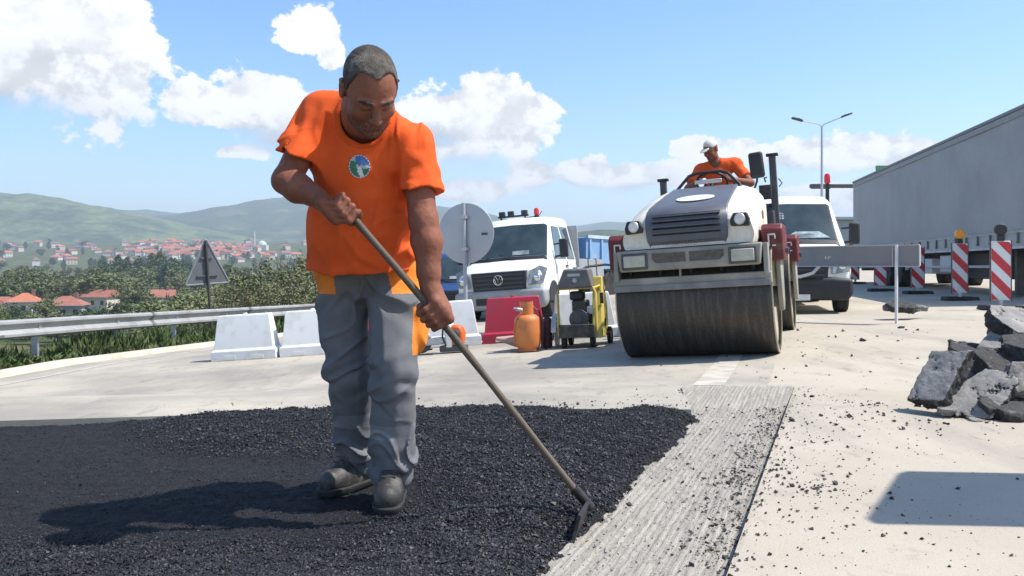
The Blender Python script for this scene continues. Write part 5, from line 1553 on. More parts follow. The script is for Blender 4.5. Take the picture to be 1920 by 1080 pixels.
def build_worker():
    base = V3((-.55, 3.25, 0))
    t = thing('person', 'man in orange shirt and grey work trousers raking black asphalt', 'person', base)
    # joints (world space)
    shR, elR, wrR = V3((-.690, 3.085, 1.455)), V3((-.782, 2.955, 1.198)), V3((-.655, 2.890, 1.132))
    shL, elL = V3((-.350, 3.03, 1.340)), V3((-.308, 2.97, 1.060))
    HcR = RK_TOP + RK_DIR * .0
    tL = .343
    HcL = RK_TOP + (RK_END - RK_TOP) * tL
    wrL = V3((-.282, 2.947, .832))
    neck0 = V3((-.53, 3.03, 1.42)); headC = V3((-.459, 2.755, 1.474))
    fr = head_frame((.30, -.63, -.71), (0.16, -.55, .82))
    HS = 1.06
    # ---------- body (skin): head, neck, arms, hands in one surface
    S = SDF((-.93, 2.60, .62), (-.12, 3.22, 1.70), .0036)
    L, Mh = head(S, headC, fr, HS)
    r_, f_, u_ = fr
    S.chain([neck0, neck0 * .45 + L(0, -.035, -.055) * .55, L(0, -.025, -.02)], [.078, .071, .066], .03)
    S.cone(L(0, .045, -.10), neck0 + V3((0.01, -.05, -.02)), .030, .045, .04)            # throat, soft under the chin
    S.cone(neck0, shR, .06, .048, .03); S.cone(neck0, shL, .06, .048, .03)
    S.cone(neck0 + V3((0, .03, -.02)), (-.55, 3.19, 1.15), .08, .10, .03)
    S.chain([shR, shR * .45 + elR * .55, elR], [.050, .051, .047], .02)
    S.chain([elR, elR * .62 + wrR * .38 + V3((0, 0, -.004)), elR * .2 + wrR * .8, wrR], [.047, .050, .036, .031], .018)
    S.chain([shL, shL * .5 + elL * .5, elL], [.050, .053, .049], .02)
    S.chain([elL, elL * .68 + wrL * .32 + V3((.004, 0, 0)), elL * .2 + wrL * .8, wrL], [.050, .053, .039, .033], .018)
    hand(S, HcR, RK_DIR, wrR, (-.15, -1, .15), 1.10, -1, .024)
    hand(S, HcL, RK_DIR, wrL, (.5, -1, .1), 1.12, 1)
    S.warp(lambda x, y, z: .0011 * vnoise(x * 45, y * 45, z * 45, 7) + .0007 * vnoise(x * 110, y * 110, z * 110, 8), .02)
    Vv, Q = S.mesh(base)
    fm = face_mid(Vv, Q) + base - headC
    lx_, ly_, lz_ = fm @ r_, fm @ f_, fm @ u_
    pr = np.clip((-.045 - lz_ - .25 * np.abs(lx_) + .25 * np.clip(ly_, 0, .05)) / .03, 0, 1) * (ly_ > -.01) * (lz_ > -.16)
    stub = (np.random.default_rng(4).random(len(Q)) < pr * .75).astype(int)
    me = mesh_np('body', Vv, Q, True, [M_SKIN, mat('stubbled_skin', (.105, .052, .038), .75, var=.2, scale=60, spec=.15)], stub)
    link('body', me, t)
    # ---------- hair: close-cropped, greying
    Hh = SDF(headC - .17, headC + .17, .0036)
    q = lambda a: np.array(a) * HS
    Hh.ell(L(0, -.018, .034), q((.0795, .0995, .0895)), Mh, .0); Hh.ell(L(0, .022, .010), q((.0715, .0755, .0905)), Mh, .03)
    ii = np.indices(Hh.F.shape)
    X = Hh.ax[0][:, None, None] - headC[0]; Y = Hh.ax[1][None, :, None] - headC[1]; Z = Hh.ax[2][None, None, :] - headC[2]
    lx = X * r_[0] + Y * r_[1] + Z * r_[2]; ly = X * f_[0] + Y * f_[1] + Z * f_[2]; lz = X * u_[0] + Y * u_[1] + Z * u_[2]
    hl = .030 + .78 * ly + .050 * np.clip((ly - .02) / .05, 0, 1) * np.clip((np.abs(lx) - .010) / .04, 0, 1) * np.clip((.075 - np.abs(lx)) / .02, 0, 1) - .035 * np.clip((np.abs(lx) - .062) / .02, 0, 1) * np.clip((.045 - np.abs(ly - .012)) / .03, 0, 1)
    hl = hl + .004 * vnoise((lx * 90), (ly * 90), (lz * 90), 3)
    Hh.F = np.maximum(Hh.F, (hl - lz).astype(np.float32) * .7)
    Hh.warp(lambda x, y, z: .0014 * vnoise(x * 160, y * 160, z * 160, 9), .02)
    Vv, Q = Hh.mesh(base)
    mh = mat('greying_cropped_hair', (.055, .045, .036), .8, scale=16, col2=(.17, .15, .125), thr=(.44, .68), fine=.5, fscale=420, bump=.6, bscale=420, spec=.3)
    link('hair', mesh_np('hair', Vv, Q, True, [mh]), t)
    # eyebrows
    for s in (-1, 1):
        b = MB(); b.tube([Vector(L(s * .014, .108, .0175) - base), Vector(L(s * .032, .1055, .0225) - base), Vector(L(s * .052, .090, .019) - base)], [.0045, .0052, .003], 6)
        part('eyebrow', b, mat('dark_brow', (.035, .028, .024), .9), t)
    # ---------- shirt
    T = SDF((-.96, 2.72, .84), (-.16, 3.46, 1.62), .0052)
    chest = V3((-.53, 3.06, 1.28)); belly = V3((-.565, 3.135, 1.04)); hem = V3((-.578, 3.205, .90))
    T.ell((-.53, 3.085, 1.30), (.170, .120, .16), None, .05)
    T.cone((-.535, 3.10, 1.26), (-.567, 3.17, 1.03), .166, .182, .06, flat=((0, 1, 0), 1.18))
    T.cone((-.567, 3.17, 1.03), (-.580, 3.225, .88), .186, .196, .05, flat=((0, 1, 0), 1.12))
    T.ell((-.562, 3.115, 1.07), (.155, .130, .17), None, .07)                   # belly
    T.cone(shR + V3((.04, .0, -.035)), shL + V3((-.03, 0, -.035)), .072, .072, .06)
    T.cone(neck0 + V3((-.03, .045, .035)), shR + V3((.015, 0, -.003)), .090, .068, .05); T.cone(neck0 + V3((0, .025, .0)), shL + V3((-.02, 0, -.005)), .088, .066, .05)
    T.cone((-.53, 3.13, 1.36), (-.55, 3.22, 1.1), .12, .13, .06)              # back
    # sleeves, wide and cut square
    aR = unit(elR - shR + V3((-.02, 0, .0))); aL = unit(elL - shL)
    pR = shR + (elR - shR) * .66; pL = shL + (elL - shL) * .62
    for (sh_, el_, p_, n_, ax_) in ((shR, elR, pR, (-.42, -.05, -1), aR), (shL, elL, pL, (.05, -.12, -1), aL)):
        T2 = SDF(T.lo, T.lo + (T.n - 1) * T.vox, T.vox); T2.n = T.n; T2.ax = T.ax; T2.F = np.full(T.F.shape, 1.0, np.float32)
        T2.cone(sh_, sh_ + (el_ - sh_) * .85 + V3((.0, .005, 0)), .064, .079 if sh_ is shR else .083, .04)
        T2.plane(p_, unit(n_), .004)
        T2.cone(p_ - ax_ * .012, p_ + ax_ * .1, .060, .062, .006, 'cut')
        T.F = smin(T.F, T2.F, .055)
    hemy = lambda x, y: .886 - .05 * (x + .58) ** 2 * 4 + .10 * (y - 3.15) + .004 * np.sin(x * 40)
    T.F = np.maximum(T.F, (hemy(T.ax[0][:, None, None], T.ax[1][None, :, None]) - T.ax[2][None, None, :]).astype(np.float32))
    T.cone((-.58, 3.23, .80), (-.58, 3.22, .90), .172, .165, .01, 'cut', flat=((0, 1, 0), 1.15))
    # neckline
    T.cone(neck0 + V3((.01, -.045, -.02)), neck0 + V3((.05, -.19, .17)), .082, .092, .012, 'cut')
    T.cone(neck0, L(0, -.03, -.02), .081, .081, .012, 'cut')
    def ridge(n): return np.clip(1 - np.abs(n) * 3.2, 0, 1) ** 1.5
    def crease(x, y, z):
        wv = .8 * vnoise(x * 5, y * 5, z * 5, 61)
        a = ridge(vnoise((x * .9 + z * .45) * 10 + wv, y * 5, (z * .9 - x * .45) * 4, 62))          # slanting folds across the front
        b = ridge(vnoise((x * .55 - z * .83) * 12 + wv, y * 5, (x * .83 + z * .55) * 4, 63))
        c = ridge(vnoise(x * 13 + wv, y * 7, z * 3.2, 64))                                          # hanging folds
        d = ridge(vnoise(x * 6, y * 6, z * 17 + 2 * wv, 65))                                        # across the sleeves
        wa = np.exp(-((z - 1.12) / .16) ** 2) * np.clip((x + .62) / .2, 0, 1); wb = np.exp(-((z - 1.05) / .14) ** 2)
        wc = np.clip((1.16 - z) / .2, 0, 1) + np.exp(-((z - 1.44) / .09) ** 2)
        ws = np.exp(-((x + .32) / .07) ** 2 - ((z - 1.20) / .12) ** 2) + np.exp(-((x + .79) / .07) ** 2 - ((z - 1.31) / .10) ** 2)
        return -(.011 * a * wa + .008 * b * wb + .009 * c * wc + .006 * d * ws)
    def wr(x, y, z):
        # gathered folds: from the neck and shoulders downwards, across the belly, bunching at the hip and sleeves
        zz = (z - 1.42) / .14
        n1 = vnoise(x * 26 + 2 * vnoise(x * 5, y * 5, z * 5, 5), y * 8, z * 4.5, 11)
        sh = np.exp(-zz * zz) * .0085 * n1
        dg = (x * .62 + z * .78)
        n2 = vnoise(dg * 30 + 2.2 * vnoise(x * 6, y * 6, z * 6, 6), (x * .78 - z * .62) * 6, y * 6, 13)
        hip = np.exp(-((x + .42) / .12) ** 2 - ((z - .97) / .11) ** 2) * .013 * n2
        n3 = vnoise((x * .35 - z * .94) * 17 + 1.5 * vnoise(x * 4, y * 4, z * 4, 8), (x * .94 + z * .35) * 4.5, y * 5, 17)
        mid = (np.exp(-((z - 1.10) / .15) ** 2)) * .0065 * n3
        n4 = vnoise(x * 17 + vnoise(x * 4, y * 4, z * 4, 2), y * 12, z * 3.0, 19)
        drape = np.exp(-((z - .95) / .12) ** 2) * .006 * n4
        n5 = vnoise(x * 11, y * 11, z * 34 + 3 * vnoise(x * 7, y * 7, z * 7, 4), 23)
        slv = (np.exp(-((x + .33) / .09) ** 2 - ((z - 1.19) / .09) ** 2) + np.exp(-((x + .80) / .09) ** 2 - ((z - 1.30) / .09) ** 2)) * .0075 * n5
        arm = np.exp(-((x + .42) / .05) ** 2 - ((z - 1.24) / .12) ** 2) * .012 * np.abs(vnoise(x * 30, y * 6, z * 5, 29))
        return 1.5 * sh + 1.5 * hip + 1.6 * mid + 1.5 * drape + 1.6 * slv + 1.3 * arm + crease(x, y, z) + .0025 * vnoise(x * 22, y * 22, z * 22, 31)
    T.warp(wr)
    Nk = SDF(T.lo, T.lo + (T.n - 1) * T.vox, T.vox); Nk.n = T.n; Nk.ax = T.ax; Nk.F = np.full(T.F.shape, 1.0, np.float32)
    Nk.cone(neck0 + V3((.01, -.045, -.02)), neck0 + V3((.05, -.19, .17)), .099, .109, .012); Nk.cone(neck0, L(0, -.03, -.02), .098, .098, .012)
    Nk.F = np.maximum(Nk.F, T.F - .0032)
    Vc, Qc = Nk.mesh(base); link('collar', mesh_np('collar', Vc, Qc, True, [mat('orange_rib_knit', (.66, .090, .018), .9, var=.1, scale=60, bump=.3, bscale=300, spec=.1)]), t)
    Vs, Qs = T.mesh(base)
    me = mesh_np('shirt', Vs, Qs, True, [M_SHIRT]); link('shirt', me, t)
    # collar rib
    bvh = BVHTree.FromPolygons([Vector(v) for v in Vs], [tuple(int(i) for i in q) for q in Qs])
    # ---------- badge on the chest, laid on the cloth
    c = P(674, 312, 2.95)
    rings = [0, .011, .020, .027, .0335, .037]; ns = 40
    vs = []; fs = []; mi = []
    def cast(x, z):
        hit = bvh.ray_cast(Vector((x - base[0], 2.4 - base[1], z - base[2])), Vector((0, 1, 0)))
        return hit[0].y - .0022 if hit[0] is not None else 2.95 - base[1]
    vs.append((c.x - base[0], cast(c.x, c.z), c.z - base[2]))
    for rr in rings[1:]:
        for k in range(ns):
            a = 2 * math.pi * k / ns; x, z = c.x + rr * math.cos(a), c.z + rr * math.sin(a) * 1.08
            vs.append((x - base[0], cast(x, z), z - base[2]))
    def colr(ri, a):
        if ri >= 4: return 3 if (k % 5 in (1, 2, 3) and ri == 4 and False) else 0
        x = (ri + .5) * math.cos(a); z = (ri + .5) * math.sin(a)
        if x < -.6 and abs(z) < 1.9: return 1                      # green wedge
        if z > .35 and x > -1.6: return 2                           # blue sky
        if z < -.3 and abs(x + .2 + z * .3) < .8: return 0            # road
        if z < -.6: return 1
        return 4
    for ri in range(len(rings) - 1):
        for k in range(ns):
            a = 2 * math.pi * (k + .5) / ns; j = (k + 1) % ns
            f = (0, 1 + j, 1 + k) if ri == 0 else (1 + (ri - 1) * ns + k, 1 + (ri - 1) * ns + j, 1 + ri * ns + j, 1 + ri * ns + k)
            fs.append(f); mi.append(colr(ri, a))
    me = bpy.data.meshes.new('badge'); me.from_pydata(vs, [], fs)
    for m in (mat('badge_white', (.62, .62, .60), .7), mat('badge_green', (.03, .17, .10), .7), mat('badge_blue', (.05, .13, .36), .7), mat('badge_grey', (.25, .26, .27), .7), mat('badge_pale', (.38, .46, .50), .7)): me.materials.append(m)
    me.polygons.foreach_set('material_index', mi)
    bg = link('badge', me, t); bg['label'] = 'round white rimmed badge with green and blue emblem'
    # tiny ring of lettering (unreadable specks)
    b = MB()
    for k in range(22):
        a = 2 * math.pi * k / 22 + .1; x, z = c.x + .0352 * math.cos(a), c.z + .0352 * 1.08 * math.sin(a)
        b.box((x - base[0], cast(x, z) - .0008, z - base[2]), (.0035, .0012, .0045), Matrix.Rotation(-a, 3, 'Y'))
    part('badge_lettering', b, mat('badge_letters', (.18, .20, .24), .7), bg)
    # ---------- trousers
    hipR, knR, anR = V3((-.660, 3.30, .90)), V3((-.640, 3.32, .49)), V3((-.636, 3.50, .10))
    hipL, knL, anL = V3((-.458, 3.28, .90)), V3((-.438, 3.18, .53)), V3((-.458, 3.285, .10))
    U = SDF((-.86, 2.96, .035), (-.22, 3.68, 1.02), .0052)
    U.cone((-.635, 3.30, .93), (-.485, 3.29, .93), .125, .125, .05)
    U.cone((-.57, 3.27, .96), (-.57, 3.29, .90), .155, .155, .04, flat=((0, 1, 0), 1.2))
    U.cone(hipR, knR, .104, .081, .012); U.cone(knR, knR * .3 + anR * .7, .082, .076, .02); U.cone(knR * .3 + anR * .7, anR, .076, .074, .02)
    U.cone(hipL, knL, .103, .083, .012); U.cone(knL, knL * .3 + anL * .7, .084, .077, .02); U.cone(knL * .3 + anL * .7, anL, .077, .076, .02)
    U.ell((-.56, 3.40, .87), (.15, .12, .13), None, .05)
    U.plane((-.64, 3.50, .070), unit((.02, .12, -1)), .004, *((-.86, 3.36, .035), (-.53, 3.68, .4)))
    U.plane((-.45, 3.285, .066), unit((.02, .12, -1)), .004, *((-.55, 2.96, .035), (-.22, 3.42, .4)))
    U.plane((-.57, 3.3, 1.0), (0, 0, 1), .0)
    # cargo pocket on the outer left thigh
    U.ell((-.358, 3.240, .665), (.035, .065, .095), None, .012)
    def wt(x, y, z):
        st = np.exp(-((z - .15) / .10) ** 2)
        n1 = vnoise(x * 7, y * 7, z * 26 + 2.4 * vnoise(x * 6, y * 6, z * 5, 3), 41)
        s1 = st * .017 * (n1 - .15)
        kn = np.exp(-((z - .50) / .09) ** 2)
        n2 = vnoise((x + z * .8) * 11, y * 7, (z - x * .7) * 21 + 1.6 * vnoise(x * 6, y * 6, z * 6, 4), 43)
        s2 = kn * .017 * n2
        cr = np.exp(-((z - .80) / .09) ** 2)
        n3 = vnoise(np.abs(x + .56) * 15 + z * 19, y * 6, np.abs(x + .56) * 6 - z * 4 + vnoise(x * 5, y * 5, z * 5, 4), 47)
        s3 = cr * .016 * n3
        n4 = vnoise(x * 16 + vnoise(x * 4, y * 4, z * 4, 9), y * 10, z * 3.6, 53)
        wv = 1.2 * vnoise(x * 6, y * 6, z * 6, 71)
        r1 = ridge(vnoise(x * 4, y * 4, z * 19 + 1.8 * wv, 72)) * (np.exp(-((z - .16) / .12) ** 2) * .018)
        r2_ = ridge(vnoise((x + .5 * z) * 7 + wv, y * 5, (z - .6 * x) * 11, 79)) * (.016 * np.exp(-((z - .52) / .15) ** 2) + .014 * np.exp(-((z - .80) / .08) ** 2))
        r3 = ridge(vnoise(x * 12 + wv, y * 8, z * 2.6, 74)) * .012 * np.exp(-((z - .60) / .25) ** 2)
        return s1 + s2 + s3 - r1 - r2_ - r3 + .012 * n4 * np.exp(-((z - .36) / .2) ** 2) + .003 * vnoise(x * 20, y * 20, z * 20, 55)
    U.warp(wt)
    Vv, Q = U.mesh(base)
    mid = face_mid(Vv, Q) + base
    mi = np.zeros(len(Q), int)
    x, y, z = mid.T
    mi[(x < -.672 + .10 * (.93 - z)) & (z > .795) & (y < 3.36)] = 1                       # hip panel, his right
    mi[(x > -.452 - .30 * (z - .84)) & (z > .80) & (z < 1.0) & (y < 3.40)] = 1              # hip panel, his left
    mi[(x > -.368) & (z > .575) & (z < .752)] = 1                                       # cargo pocket
    mi[(z > .262 + .06 * (y - 3.3)) & (z < .318 + .06 * (y - 3.3))] = 2                   # reflective bands
    link('trousers', mesh_np('trousers', Vv, Q, True, [M_TROUS, M_PATCH, M_BAND], mi), t)
    # ---------- boots
    def boot(an, toe_dir, zt):
        B = SDF((an[0] - .26, an[1] - .32, -.02), (an[0] + .26, an[1] + .26, .22), .0042)
        d = unit((toe_dir[0], toe_dir[1], 0)); sd = V3((-d[1], d[0], 0))
        heel = V3((an[0], an[1], .055)) - d * .035
        ball = heel + d * .150; toe = heel + d * .200
        B.cone(heel + V3((0, 0, .02)), heel + V3((0, 0, .12)), .046, .05, .02); B.cone(heel + V3((0, 0, .0)), ball + V3((0, 0, -.002)), .046, .050, .02)
        B.cone(ball, toe + V3((0, 0, .002)), .051, .047, .02)
        B.cone(heel + d * .04 + V3((0, 0, .09)), ball + V3((0, 0, .02)), .048, .036, .03)
        B.plane((0, 0, .012), (0, 0, -1), .0)
        m1 = B
        # laces bump
        for k in range(4):
            c = heel + d * (.075 + .026 * k) + V3((0, 0, .108 - .013 * k)); B.cone(c - sd * .026, c + sd * .026, .0045, .0045, .004)
        Vv, Q = B.mesh(base); o = link('boot', mesh_np('boot', Vv, Q, True, [M_BOOT]), t)
        Bs = SDF((an[0] - .26, an[1] - .32, -.02), (an[0] + .26, an[1] + .26, .10), .0042)
        Bs.cone(heel + V3((0, 0, -.02)), ball + V3((0, 0, -.02)), .053, .057, .01); Bs.cone(ball + V3((0, 0, -.02)), toe + V3((0, 0, -.02)), .057, .054, .01)
        Bs.plane((0, 0, .034), (0, 0, 1), .003); Bs.plane((0, 0, .002), (0, 0, -1), .002)
        Vv, Q = Bs.mesh(base); link('sole', mesh_np('sole', Vv, Q, True, [M_SOLE]), o)
    boot(anR + V3((0.01, -.01, 0)), (-.52, -.85), 0); boot(anL + V3((0, -.015, 0)), (.02, -1), 0)
    # wrist watch glint is too small; a ring on the right hand
    return t
build_worker()

# ================================================================== THE DRIVER
def build_driver():
    Mr = ROLLER.matrix_basis
    # pose in roller space, seated at (0,2.2,1.46), leaning to look down past his right
    base = V3((0.02, 2.18, 1.68)); UP = .24
    t = thing('person', 'roller driver in orange shirt and pale cap looking down', 'person', Mr @ Vector(base), ROLLER.rotation_euler)
    sh_l, sh_r = V3((-.20, 2.08, 2.26)), V3((.24, 2.10, 2.30)); nk = V3((.0, 2.07, 2.33)); hc = V3((-.045, 1.98, 2.51))
    S = SDF((-.55, 1.25, 1.5), (.60, 2.5, 2.75), .0075)
    L, Mh = head(S, hc, head_frame((-.45, -.78, -.42), (0, 0, 1)), 1.06)
    S.cone(nk, L(0, -.02, -.03), .062, .058, .03); S.cone(nk, (0.02, 2.12, 2.04), .08, .13, .03)
    eL_, eR_ = V3((-.36, 1.90, 2.02)), V3((.44, 1.92, 2.02))
    wL, wR = V3((-.20, 1.66, 2.06)), V3((.22, 1.64, 2.06))
    for sh, el, w in ((sh_l, eL_, wL), (sh_r, eR_, wR)):
        S.cone(nk, sh, .07, .06, .03); S.chain([sh, el, w], [.058, .048, .034], .02)
        for k in range(4):
            o = V3((.0, .0, 0)) + V3((-.0 + .012 * k * np.sign(w[0]) * -1, -.02 - .012 * k, .012 * k))
            S.cone(w + o * .5, w + o + V3((0, -.045, .012)), .014, .010, .012); S.cone(w + o + V3((0, -.045, .012)), w + o + V3((0, -.06, -.02)), .010, .009, .006)
        S.cone(w + V3((0, -.01, .0)), w + V3((-np.sign(w[0]) * .035, -.05, .02)), .013, .010, .01)
    Vv, Q = S.mesh(base); link('body', mesh_np('body', Vv, Q, True, [M_SKIN]), t)
    T = SDF((-.60, 1.6, 1.58), (.62, 2.55, 2.46), .0085)
    T.cone((.02, 2.10, 2.17), (.02, 2.20, 1.76), .165, .185, .05, flat=((0, 1, 0), 1.2)); T.cone(sh_l, sh_r, .085, .085, .06)
    T.cone(nk, sh_l, .08, .08, .04); T.cone(nk, sh_r, .08, .08, .04)
    for sh, el in ((sh_l, eL_), (sh_r, eR_)):
        e = sh + (el - sh) * .75; T.cone(sh, e, .08, .080, .04)
        q = sh + (el - sh) * .70; n = unit(el - sh); T.plane(q, n, .004, q - .12, q + .13)
    T.cone(nk + V3((-.01, -.03, .0)), L(0, 0, -.04), .075, .08, .01, 'cut')
    T.warp(lambda x, y, z: .009 * vnoise(x * 12, y * 9, z * 7 + vnoise(x * 5, y * 5, z * 5, 2), 5) + .005 * vnoise(x * 25, y * 20, z * 16, 6))
    Vv, Q = T.mesh(base); link('shirt', mesh_np('shirt', Vv, Q, True, [M_SHIRT]), t)
    # trousers: thighs on the seat
    U = SDF((-.4, 1.4, 1.0), (.45, 2.55, 2.0), .01)
    for s in (-1, 1):
        U.cone((s * .10 + .02, 2.2, 1.78), (s * .17 + .02, 1.74, 1.76), .10, .078, .04); U.cone((s * .17 + .02, 1.74, 1.76), (s * .17 + .02, 1.68, 1.25), .078, .065, .03)
    Vv, Q = U.mesh(base); link('trousers', mesh_np('trousers', Vv, Q, True, [M_TROUS]), t)
    # cap
    C = SDF(hc - .24, hc + .24, .005)
    q = lambda a: np.array(a) * 1.06
    C.ell(L(0, -.018, .042), q((.083, .102, .088)), Mh, 0)
    r_, f_, u_ = Mh
    C.plane(L(0, 0, .036), -u_ - f_ * .12, .004)
    C.ell(L(0, .115, .040), q((.062, .062, .0055)), np.stack([r_, unit(f_ * .97 - u_ * .25), unit(u_ * .97 + f_ * .25)]), .004)
    Vv, Q = C.mesh(base); mc = mat('pale_cap_cloth', (.62, .58, .52), .85, var=.08, scale=20)
    link('cap', mesh_np('cap', Vv, Q, True, [mc]), t)
build_driver()

# ================================================================== BROKEN ASPHALT SLABS
def build_rubble():
    mtop = mat('slab_grey_face', (.20, .19, .178), .9, scale=9, col2=(.32, .30, .27), thr=(.42, .68), fine=.15, fscale=120, bump=.3)
    mside = mat('broken_asphalt', (.035, .033, .031), .85, scale=16, col2=(.17, .16, .15), thr=(.58, .72), fine=.4, fscale=90, bump=.6, bscale=50)
    mdust = mat('dusty_broken_face', (.21, .195, .18), .9, scale=12, col2=(.09, .085, .08), thr=(.45, .65), fine=.3, fscale=90, bump=.5, bscale=50)
    slabs = [
        # centre(px,py,Y), half sizes (length, width, thick), axes: length dir, normal dir, label, kind
        ((1764, 712, 5.25), (.185, .11, .050), (.60, .30, .70), (-.62, -.45, .60), 'pale leaning slab propped at the left end of the rubble heap', 'f'),
        ((1822, 712, 5.55), (.20, .15, .050), (.85, .1, .20), (-.1, -.75, .60), 'flat grey slab tucked behind the leaning slab', 'f'),
        ((1842, 745, 5.15), (.24, .15, .055), (.75, .25, .22), (-.30, -.62, .72), 'tilted slab with white dusty face at the front of the heap', 'f'),
        ((1905, 772, 5.05), (.20, .18, .045), (.95, .1, -.05), (.05, -.25, .95), 'low dark slab lying at the front right of the heap', 'd'),
        ((1842, 672, 5.75), (.18, .16, .055), (.9, .2, .05), (.1, -.4, .9), 'dark rough slab lying behind the leaning slab', 'd'),
        ((1893, 690, 5.45), (.20, .18, .07), (.8, -.3, .2), (.1, -.6, .75), 'dark chunk in the middle of the heap', 'd'),
        ((1885, 655, 5.70), (.19, .16, .055), (.85, .2, .25), (-.25, -.5, .8), 'grey edged slab below the topmost pale slab', 'f'),
        ((1918, 715, 5.20), (.14, .12, .06), (.9, .1, -.25), (.1, -.8, .4), 'grey blocky fragment at the right frame edge', 'g'),
        ((1912, 612, 5.85), (.24, .17, .060), (.80, .2, -.28), (.25, -.55, .80), 'pale slab lying on top of the rubble heap', 'f'),
        ((1930, 655, 5.5), (.2, .18, .07), (.7, .4, .1), (0, -.3, .9), 'dark slab under the topmost slab, at frame edge', 'd'),
        ((1960, 720, 5.35), (.25, .2, .08), (.7, .5, .1), (-.2, -.3, .9), 'dark slab mostly outside the right frame edge', 'd'),
        ((1880, 735, 5.55), (.25, .2, .10), (.9, .3, .0), (.0, -.3, .95), 'dark buried chunk filling the heap\'s core', 'd'),
        ((1905, 700, 5.85), (.28, .25, .12), (.8, .4, .1), (.1, -.2, .95), 'dark buried chunk at the back of the heap', 'd'),
        ((1800, 755, 5.22), (.09, .07, .035), (.8, .3, .2), (0, -.5, .9), 'small grey fragment under the leaning slab', 'g'),
        ((1838, 690, 5.62), (.10, .08, .04), (.9, .2, .1), (.2, -.6, .7), 'small jagged dark piece wedged above the leaning slab', 'd'),
        ((1868, 765, 5.06), (.11, .07, .035), (.9, .1, .1), (.1, -.5, .8), 'dark broken edge piece beside the white dusty slab', 'd'),
        ((1880, 628, 5.85), (.10, .08, .05), (.8, .3, .2), (-.3, -.5, .8), 'small pale piece left of the topmost slab', 'g'),
        ((1775, 770, 5.10), (.055, .04, .02), (.9, .1, 0), (0, -.2, 1), 'small dark fragment in front of the leaning slab', 'g'),
        ((1832, 792, 4.98), (.05, .035, .018), (.9, .1, 0), (.1, -.2, 1), 'small flat fragment in front of the white dusty slab', 'g'),
        ((1690, 576, 13.2), (.22, .16, .05), (.9, .1, 0), (.0, -.3, 1), 'brown broken piece lying beside the white post', 'd'),
        ((1672, 577, 13.3), (.14, .10, .04), (.8, .3, 0), (.1, -.3, 1), 'small brown piece left of the white post', 'g'),
        ((1718, 577, 13.3), (.16, .10, .035), (.9, -.1, 0), (.1, -.2, 1), 'flat brown piece right of the white post', 'g'),
    ]
    for i, (c, hs, ld, nd, lab, kind) in enumerate(slabs):
        r2 = random.Random(100 + i)
        if 0 < i < 13: hs = (hs[0] * .9, hs[1] * .9, hs[2] * .82)
        ce = V3(P(*c)); n = unit(nd); l = V3(ld); l = unit(l - n * (l @ n)); w = np.cross(n, l)
        R_ = max(hs) * 1.35; vox = max(hs) / 24
        S = SDF(ce - R_, ce + R_, vox)
        X = S.ax[0][:, None, None] - ce[0]; Y = S.ax[1][None, :, None] - ce[1]; Z = S.ax[2][None, None, :] - ce[2]
        a = X * l[0] + Y * l[1] + Z * l[2]; b = X * w[0] + Y * w[1] + Z * w[2]; t_ = X * n[0] + Y * n[1] + Z * n[2]
        d = np.abs(t_) - hs[2]
        if i == 0: d = np.maximum(np.maximum(d, np.abs(a + .2 * b) - hs[0]), np.abs(b) - hs[1])
        m = 0 if i == 0 else r2.choice((5, 6, 6, 7)); off = r2.uniform(0, 1)
        for k in range(m):
            an = 2 * math.pi * (k + off + r2.uniform(-.2, .2)) / m
            ca, sa = math.cos(an), math.sin(an)
            rad = 1.0 / max(abs(ca) / hs[0], abs(sa) / hs[1]) * r2.uniform(.80, 1.0)
            tl = r2.uniform(-.35, .35)
            d = np.maximum(d, (a * ca + b * sa + t_ * tl) - rad)
        S.F = d.astype(np.float32)
        sidew = np.clip(1.2 - np.abs(np.abs(t_) - hs[2]) / (hs[2] * .5), 0, 1)
        S.warp(lambda x, y, z: (.020 * vnoise(x * 18, y * 18, z * 18, i) + .012 * vnoise(x * 45, y * 45, z * 45, i + 9)) * (max(hs) / .22) ** .7 *
               (.25 + .75 * (np.abs((x - ce[0]) * n[0] + (y - ce[1]) * n[1] + (z - ce[2]) * n[2]) < hs[2] * .82)), .05)
        zmin = G(ce[0], ce[1]) + .002
        S.plane((ce[0], ce[1], zmin), (0, 0, -1), .002)
        base = V3((ce[0], ce[1], G(ce[0], ce[1])))
        Vv, Q = S.mesh(base)
        e1 = Vv[Q[:, 1]] - Vv[Q[:, 0]]; e2 = Vv[Q[:, 2]] - Vv[Q[:, 0]]; fn = np.cross(e1, e2); fn /= np.maximum(np.linalg.norm(fn, axis=1)[:, None], 1e-9)
        dt = fn @ n
        mi = np.where(dt > .8, 0 if kind == 'f' else (2 if kind == 'g' else 1), np.where(dt < -.8, 2, 1 if kind != 'g' else 2))
        o = link('rubble_slab', mesh_np('rubble_slab', Vv, Q, True, [mtop, mside, mdust], mi), None, base)
        setp(o, lab, 'rubble', 'broken pavement slabs', 'thing')
build_rubble()

